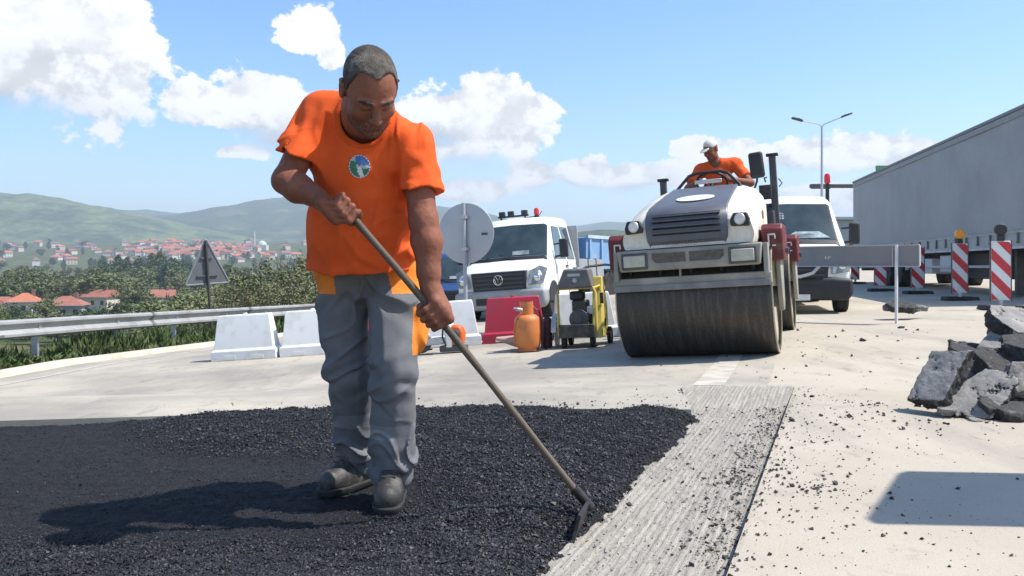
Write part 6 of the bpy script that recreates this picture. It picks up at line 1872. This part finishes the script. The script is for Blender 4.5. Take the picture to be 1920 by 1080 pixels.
# ================================================================== TREES, SHRUBS, WEEDS
def leaf_cloud(seed, clumps, per, leaf, shape, spread=.09):
    """leaf quads gathered in clumps; shape(u) gives clump centres in a unit-high tree"""
    g = np.random.default_rng(seed)
    C = np.array([shape(g) for _ in range(clumps)])
    cs = g.uniform(.7, 1.35, clumps) * spread
    idx = np.repeat(np.arange(clumps), per); n = len(idx)
    d = g.normal(size=(n, 3)); d /= np.linalg.norm(d, axis=1)[:, None]
    c = C[idx] + d * (cs[idx] * g.random(n) ** .45)[:, None] * np.array([1, 1, .8])
    a = g.normal(size=(n, 3)); a /= np.linalg.norm(a, axis=1)[:, None]
    b = np.cross(a, g.normal(size=(n, 3))); b /= np.linalg.norm(b, axis=1)[:, None]
    s = (leaf * g.uniform(.6, 1.4, n))[:, None]
    V = np.stack([c - a * s, c + b * s * .55, c + a * s, c - b * s * .55], 1).reshape(-1, 3)
    return V, np.arange(n * 4).reshape(n, 4)
def branchy(seed, limbs, h0, tips, r0=.022):
    r2 = random.Random(seed); mb = MB()
    mb.tube([(0, 0, -.03), (.01, 0, h0 * .5), (r2.uniform(-.02, .02), r2.uniform(-.02, .02), h0), (r2.uniform(-.03, .03), 0, .72)], [r0, r0 * .8, r0 * .6, r0 * .15], 7)
    for k in range(limbs):
        a = 2 * math.pi * (k + r2.random() * .6) / limbs; z = h0 * r2.uniform(.55, 1.2)
        R1 = tips * r2.uniform(.6, 1.0); zz = min(.9, z + r2.uniform(.18, .4))
        mb.tube([(0, 0, z), (R1 * .45 * math.cos(a), R1 * .45 * math.sin(a), (z + zz) / 2 - .02), (R1 * math.cos(a), R1 * math.sin(a), zz)], [r0 * .45, r0 * .28, r0 * .08], 5)
    return mb
M_LEAF = [mat('leaf_fresh', (.125, .155, .060), .7, var=.35, scale=3, objrand=.30, spec=.25), mat('leaf_dark', (.068, .098, .046), .7, var=.35, scale=3, objrand=.30, spec=.25),
          mat('leaf_olive', (.15, .158, .075), .75, var=.35, scale=3, objrand=.25, spec=.2)]
M_BARK = mat('bark', (.085, .065, .048), .9, var=.3, scale=10)
def shape_round(g):
    d = g.normal(size=3); d /= np.linalg.norm(d); r = g.random() ** .35
    lob = 1 + .22 * math.sin(3 * math.atan2(d[1], d[0]) + 5 * d[2])
    return np.array([d[0] * .36 * r * lob, d[1] * .36 * r * lob, .60 + d[2] * .37 * r * lob])
def shape_tall(g):
    t = g.random() ** .8; a = g.random() * 6.28; r = .24 * math.sin(math.pi * min(1, t * .85 + .12)) * g.random() ** .5 * (1 + .25 * math.sin(7 * t + a))
    return np.array([r * math.cos(a), r * math.sin(a), .16 + t * .80])
def shape_shrub(g):
    t = g.random(); a = g.random() * 6.28; r = (.12 + .42 * t ** .8) * g.random() ** .45
    return np.array([r * math.cos(a), r * math.sin(a), .12 + .82 * t * (1 - .35 * (r / .55) ** 2)])
PROTO = []
for i in range(5): PROTO.append(('round', 800 + i))
CR = {}
def crown(kind, var, leafm):
    key = (kind, var, leafm)
    if key not in CR:
        if kind == 'round': V, Q = leaf_cloud(800 + var, 95, 26, .030, shape_round, .085)
        elif kind == 'tall': V, Q = leaf_cloud(820 + var, 80, 26, .026, shape_tall, .07)
        elif kind == 'bush': V, Q = leaf_cloud(840 + var, 90, 24, .030, shape_round, .10)
        else: V, Q = leaf_cloud(860 + var, 130, 16, .017, shape_shrub, .075)
        CR[key] = mesh_np('crown', V, Q, False, [M_LEAF[leafm]])
    return CR[key]
TR = {k: branchy(k, 7, .34, .30).mesh('trunk', M_BARK, R(60)) for k in range(3)}
def shrub_stems(seed):
    r2 = random.Random(seed); mb = MB()
    for k in range(13):
        a = 6.28 * k / 13 + r2.random(); R1 = r2.uniform(.1, .46); z = r2.uniform(.55, .92)
        p = [(0.03 * math.cos(a), .03 * math.sin(a), -.03), (R1 * .4 * math.cos(a), R1 * .4 * math.sin(a), z * .45), (R1 * math.cos(a + .2), R1 * math.sin(a + .2), z)]
        mb.tube(p, [.011, .007, .002], 5)
        for q in range(3):
            f = .4 + .2 * q; s = Vector(p[1]).lerp(Vector(p[2]), f); b2 = a + r2.uniform(-1.3, 1.3)
            mb.tube([s, s + Vector((.14 * math.cos(b2), .14 * math.sin(b2), .12))], [.004, .001], 4)
    return mb
SH = {k: shrub_stems(40 + k).mesh('trunk', mat('shrub_bark', (.10, .075, .055), .9, var=.25, scale=10), R(60)) for k in range(2)}
def tz(x, y): return float(terrain_z(np.array([float(x)]), np.array([float(y)]))[0])
def where(px):
    return ('at the left frame edge' if px < 70 else 'above the nearest red roofs' if px < 215 else 'left of the triangular sign' if px < 360 else 'behind the triangular sign' if px < 450 else 'between triangular sign and worker')
KW = {'round': 'round crowned', 'tall': 'slender', 'bush': 'bushy', 'shrub': 'loose'}; LW = ('fresh green', 'dark green', 'olive green')
def tree(name, label, group, px, py, Y, wide, kind, leafm, r2, cat='tree', minh=1.5):
    X = (px - 960) / F_PX * Y; zg = tz(X, Y)
    h = max(minh, P(px, py, Y).z - zg)
    if '%' in label: label = label % (KW[kind], LW[leafm]) + ' ' + where(px)
    t = thing(name, label, cat, (X, Y, zg), (0, 0, r2.uniform(0, 6.28)), group)
    t.scale = (h * wide, h * wide, h)
    var = r2.randrange(3)
    link('crown', crown(kind, var, leafm), t)
    link('trunk', SH[var % 2] if kind == 'shrub' else TR[var], t)
    return t
def build_trees():
    r2 = random.Random(5)
    g1 = 'dark trees in the belt below the town'
    # the dark clump in the middle of the valley
    for (px, py, Y, w, k, m) in [(198, 486, 400, 1.0, 'round', 1), (222, 479, 420, .95, 'tall', 1), (243, 481, 390, 1.1, 'round', 1), (262, 484, 430, .9, 'tall', 1), (285, 474, 420, .9, 'tall', 0), (300, 471, 400, .95, 'tall', 0),
                                 (318, 484, 380, 1.1, 'round', 1), (338, 488, 400, 1.0, 'round', 1), (358, 492, 420, 1.05, 'round', 1), (378, 490, 400, 1.0, 'tall', 1), (400, 494, 410, 1.1, 'round', 2), (230, 500, 350, 1.2, 'round', 1), (330, 505, 340, 1.2, 'round', 2)]:
        tree('valley_tree', 'tall %s %s tree of the valley clump', 'dark tree clump left of the triangular sign', px, py, Y, w, k, m, r2)
    for i in range(110):
        px = r2.uniform(-60, 560); Y = r2.uniform(280, 900)
        tree('valley_tree', '%s %s tree in the wooded belt', 'trees in the wooded belt below the town', px, r2.uniform(494, 514) + max(0, 450 - Y) * .06, Y, r2.uniform(1.1, 1.9), r2.choice(('round', 'round', 'tall', 'bush')), r2.choice((0, 0, 1, 2)), r2)
    for i in range(50):
        px = r2.uniform(-60, 240); Y = r2.uniform(225, 400)
        tree('valley_tree', 'small %s %s valley tree', 'trees at the left below the town', px, r2.uniform(505, 532), Y, r2.uniform(1.2, 2.0), r2.choice(('round', 'bush')), r2.choice((0, 0, 2)), r2)
    # garden trees and bushes round the near houses
    tree('round_tree', 'round pale green tree between the red roofed houses', None, 251, 526, 205, 1.25, 'round', 2, r2)
    for i in range(56):
        px = r2.uniform(-70, 500); Y = r2.uniform(95, 260)
        if abs(px - 126) < 22 or abs(px - 48) < 16 or abs(px - 186) < 14 or abs(px - 303) < 12: py = r2.uniform(584, 592); Y = r2.uniform(100, 150)
        else: py = r2.uniform(552, 580)
        tree('garden_bush', '%s %s garden bush below the barrier,', 'bushes by the near houses', px, py, Y, r2.uniform(1.0, 1.7), r2.choice(('bush', 'round', 'bush')), r2.choice((0, 0, 2, 1)), r2, 'bush')
    # loose shrubs with bare stems behind the barrier, left of the worker
    for i, (px, py, Y) in enumerate([(505, 478, 40), (545, 462, 42), (470, 492, 46), (580, 468, 44), (440, 512, 50), (525, 505, 36), (612, 470, 47), (650, 480, 50), (690, 485, 52), (480, 520, 35), (560, 512, 35), (410, 530, 52)]):
        tree('loose_shrub', '%s %s shrub with bare stems', 'sparse shrubs behind the crash barrier', px, py, Y, r2.uniform(.9, 1.25), 'shrub', 2, r2, 'shrub')
    for i in range(10):
        px = r2.uniform(330, 480); Y = r2.uniform(55, 95)
        tree('loose_shrub', '%s %s shrub on the bank below the road,', 'shrubs on the bank under the triangular sign', px, r2.uniform(520, 548), Y, r2.uniform(1.0, 1.5), 'shrub', r2.choice((2, 0)), r2, 'shrub')
    # trees among the town houses
    for i in range(70):
        px = r2.uniform(-40, 640); Y = r2.uniform(850, 1560)
        X = (px - 960) / F_PX * Y; zg = tz(X, Y)
        tree('town_tree', 'small %s %s town tree', 'trees in the far town', px, 500 - (zg + r2.uniform(8, 14) - H_CAM) / Y * F_PX, Y, r2.uniform(.9, 1.6), r2.choice(('round', 'tall', 'bush')), 1, r2)
    # far dark trees right of the white truck
    for i in range(14):
        px = r2.uniform(1090, 1210); Y = r2.uniform(250, 400)
        tree('far_tree', 'dark tree on the horizon between truck and roller', 'dark trees between truck and roller', px, r2.uniform(447, 462), Y, r2.uniform(.9, 1.4), 'round', 1, r2)
build_trees()

def build_weeds():
    n = 42000
    g = np.random.default_rng(77)
    y = 6 + 40 * g.random(n) ** 1.4
    d = np.where(g.random(n) < .8, g.uniform(-.72, .5, n), g.uniform(.3, 3.0, n))
    x = gl(y) - d
    z = np.where(d < .9, gz(x, y) - .03, terrain_z(x, y))
    clump = vnoise(x * 1.3, y * 1.3, x * 0, 91)
    h = g.uniform(.15, .40, n) * (1 + .8 * np.clip(clump, -.6, 1)) * np.where(d < -.45, .6, 1)
    a = g.uniform(0, 6.28, n); w = g.uniform(.006, .022, n) * (1 + (g.random(n) < .3) * 1.2)
    lean = g.normal(0, .10, (n, 2))
    dx, dy = np.cos(a) * w, np.sin(a) * w
    P0 = np.stack([x - dx, y - dy, z], 1); P1 = np.stack([x + dx, y + dy, z], 1)
    m0 = np.stack([x - dx * 1.1 + lean[:, 0] * .4, y - dy * 1.1 + lean[:, 1] * .4, z + h * .6], 1); m1 = np.stack([x + dx * 1.1 + lean[:, 0] * .4, y + dy * 1.1 + lean[:, 1] * .4, z + h * .6], 1)
    tp = np.stack([x + lean[:, 0], y + lean[:, 1], z + h], 1)
    V = np.stack([P0, P1, m1, m0, tp], 1).reshape(-1, 3); o = np.arange(n)[:, None] * 5
    Q = o + np.array([[0, 1, 2, 3]]); T_ = o + np.array([[3, 2, 4]])
    ob = link('roadside_weeds', mesh_np('roadside_weeds', V, [Q, T_], False, [mat('weed_green', (.075, .110, .035), .75, var=.4, scale=2.5, col2=(.15, .15, .07), thr=(.5, .75), spec=.2)]))
    setp(ob, 'green weeds and grass growing under the crash barrier', 'weeds', kind='stuff')
build_weeds()

# ================================================================== HOUSES
M_ROOF = [mat('roof_orange', (.42, .145, .075), .85, var=.2, scale=2, fine=.2, fscale=6), mat('roof_red', (.30, .115, .080), .85, var=.2, scale=2, fine=.2, fscale=6), mat('roof_brown', (.22, .115, .085), .85, var=.2, scale=2, fine=.2, fscale=6)]
M_WALL = [mat('wall_white', (.56, .54, .50), .9, var=.06), mat('wall_cream', (.55, .48, .38), .9, var=.08), mat('wall_grey', (.34, .34, .34), .9, var=.08)]
def roof_mb(w, d, h0, rh, hip, ov=.5):
    b = MB(); x, y = w / 2 + ov, d / 2 + ov; rx = x - (y if hip else 0) * .9
    vs = [(-x, -y, h0), (x, -y, h0), (x, y, h0), (-x, y, h0), (-rx, 0, h0 + rh), (rx, 0, h0 + rh)]
    b.add(vs, [(0, 1, 5, 4), (2, 3, 4, 5), (1, 2, 5), (3, 0, 4), (3, 2, 1, 0)])
    return b
def build_houses():
    r2 = random.Random(9)
    near = [(12, 556, 205, 7.0, 1, False, 10, 'low red roofed house at the left frame edge'), (48, 549, 200, 6.4, 0, True, 20, 'house with bright orange hipped roof near the left edge'),
            (126, 555, 190, 7.4, 1, True, 12, 'grey walled house with brownish red hipped roof'), (186, 543, 235, 8.4, 1, False, -8, 'house with long red roof left of the round pale tree'),
            (303, 543, 230, 6.2, 1, False, 15, 'red roofed house right of the round pale tree')]
    for (px, py, Y, w, rm, hip, rz, lab) in near:
        X = (px - 960) / F_PX * Y; zt = P(px, py, Y).z; zg = min(tz(X, Y) - .5, zt - 5.2)
        t = thing('house', lab, 'house', (X, Y, zg), (0, 0, R(rz)))
        H = zt - zg; rh = 2.0; hw = H - rh
        b = MB(); b.bx(-w / 2, w / 2, -3, 3, 0, hw); part('wall', b, M_WALL[2 if px == 126 else r2.choice((0, 1))], t)
        r = part('roof', roof_mb(w, 6, hw, rh, hip), M_ROOF[rm], t)
        b = MB(); b.bx(w * .2, w * .2 + .7, -.3, .4, hw + .8, hw + rh + .8); part('chimney', b, M_ROOF[2], r)
        b = MB(); b.bx(-w / 2 - .55, w / 2 + .55, -3.58, -3.48, hw - .12, hw + .06); part('gutter', b, M_SIGNBACK, r)
        for k in range(3):
            x = -w / 2 + (k + .5) * w / 3
            b = MB(); b.box((x, -3.01, hw - 1.5), (1.0, .06, 1.2)); o = part('window', b, M_GLASS, t)
            b = MB(); b.box((x, -3.06, hw - 2.15), (1.2, .12, .08)); part('sill', b, M_WALL[0], o)
    # houses of the far town, two or three hundred metres up the slope
    protos = []
    for k in range(6):
        w, d, h0, rh = r2.uniform(9, 13), r2.uniform(8, 10), r2.uniform(4.5, 7), r2.uniform(2.6, 3.6)
        wall = MB(); wall.bx(-w / 2, w / 2, -d / 2, d / 2, -4, h0)
        for x in (-w * .3, 0, w * .3):
            for z in (1.6, 4.4):
                if z < h0 - .8: wall.box((x, -d / 2 - .03, z), (1.2, .06, 1.3), mi=1)
        protos.append((wall, roof_mb(w, d, h0, rh, k % 2 == 0, .7)))
    WM = [[p[0].mesh('wall', [M_WALL[c], M_GLASS]) for c in range(2)] for p in protos]
    RM = [[p[1].mesh('roof', M_ROOF[c]) for c in range(3)] for p in protos]
    n = 0
    while n < 190:
        if r2.random() < .6: px = r2.gauss(385, 75); Y = r2.uniform(1150, 1600)
        else: px = r2.uniform(-60, 640); Y = r2.uniform(980, 1600)
        if not -80 < px < 660: continue
        X = (px - 960) / F_PX * Y; n += 1
        east = px > 280
        k = r2.randrange(6); wc = 0 if r2.random() < .7 else 1; rc = r2.choice((0, 1, 1, 2))
        t = thing('town_house', '%s %s house with %s roof in the far town, %s' % ('hip roofed' if k % 2 == 0 else 'gabled', ('white', 'cream')[wc], ('orange', 'red', 'brown')[rc], where(px)), 'house', (X, Y, tz(X, Y)), (0, 0, R(r2.uniform(-60, 60))), 'houses of the far town')
        link('wall', WM[k][wc], t); link('roof', RM[k][rc], t)
    # mosque with minaret
    Y = 1450; p = P(475, 432, Y); zg = tz(p.x, Y)
    t = thing('mosque', 'white mosque with slim minaret above the town roofs', 'mosque', (p.x + 7, Y, zg))
    H = p.z - zg
    b = MB(); b.bx(-1, 17, -8, 8, -3, 8); part('hall', b, M_WALL[0], t)
    b = MB(); b.lathe([(7.5, 8), (7, 10.5), (5, 13), (2.4, 14.6), (.3, 15.2)], (8, 0, 0), n=20); part('dome', b, mat('pale_dome', (.50, .54, .54), .6), t)
    b = MB(); b.lathe([(1.5, -3), (1.3, H * .62), (2.0, H * .64), (2.0, H * .67), (1.1, H * .67), (1.0, H * .82), (.1, H)], (-5, 0, 0), n=12); part('minaret', b, M_WALL[0], t)
    # roadside utility posts below
    for (px, py, Y) in ((313, 560, 150), (216, 566, 140), (60, 580, 130)):
        X = (px - 960) / F_PX * Y; z = P(px, py, Y).z; zg = tz(X, Y)
        t = thing('utility_post', 'thin pale concrete post among the bushes by the near houses', 'post', (X, Y, zg), group='pale posts by the near houses')
        b = MB(); b.cyl((0, 0, -.5), (0, 0, z - zg), .16, .11, 8); part('shaft', b, M_WALL[0], t)
        b = MB(); b.box((0, 0, z - zg - .3), (.9, .1, .1)); part('crossarm', b, M_WALL[2], t)
build_houses()
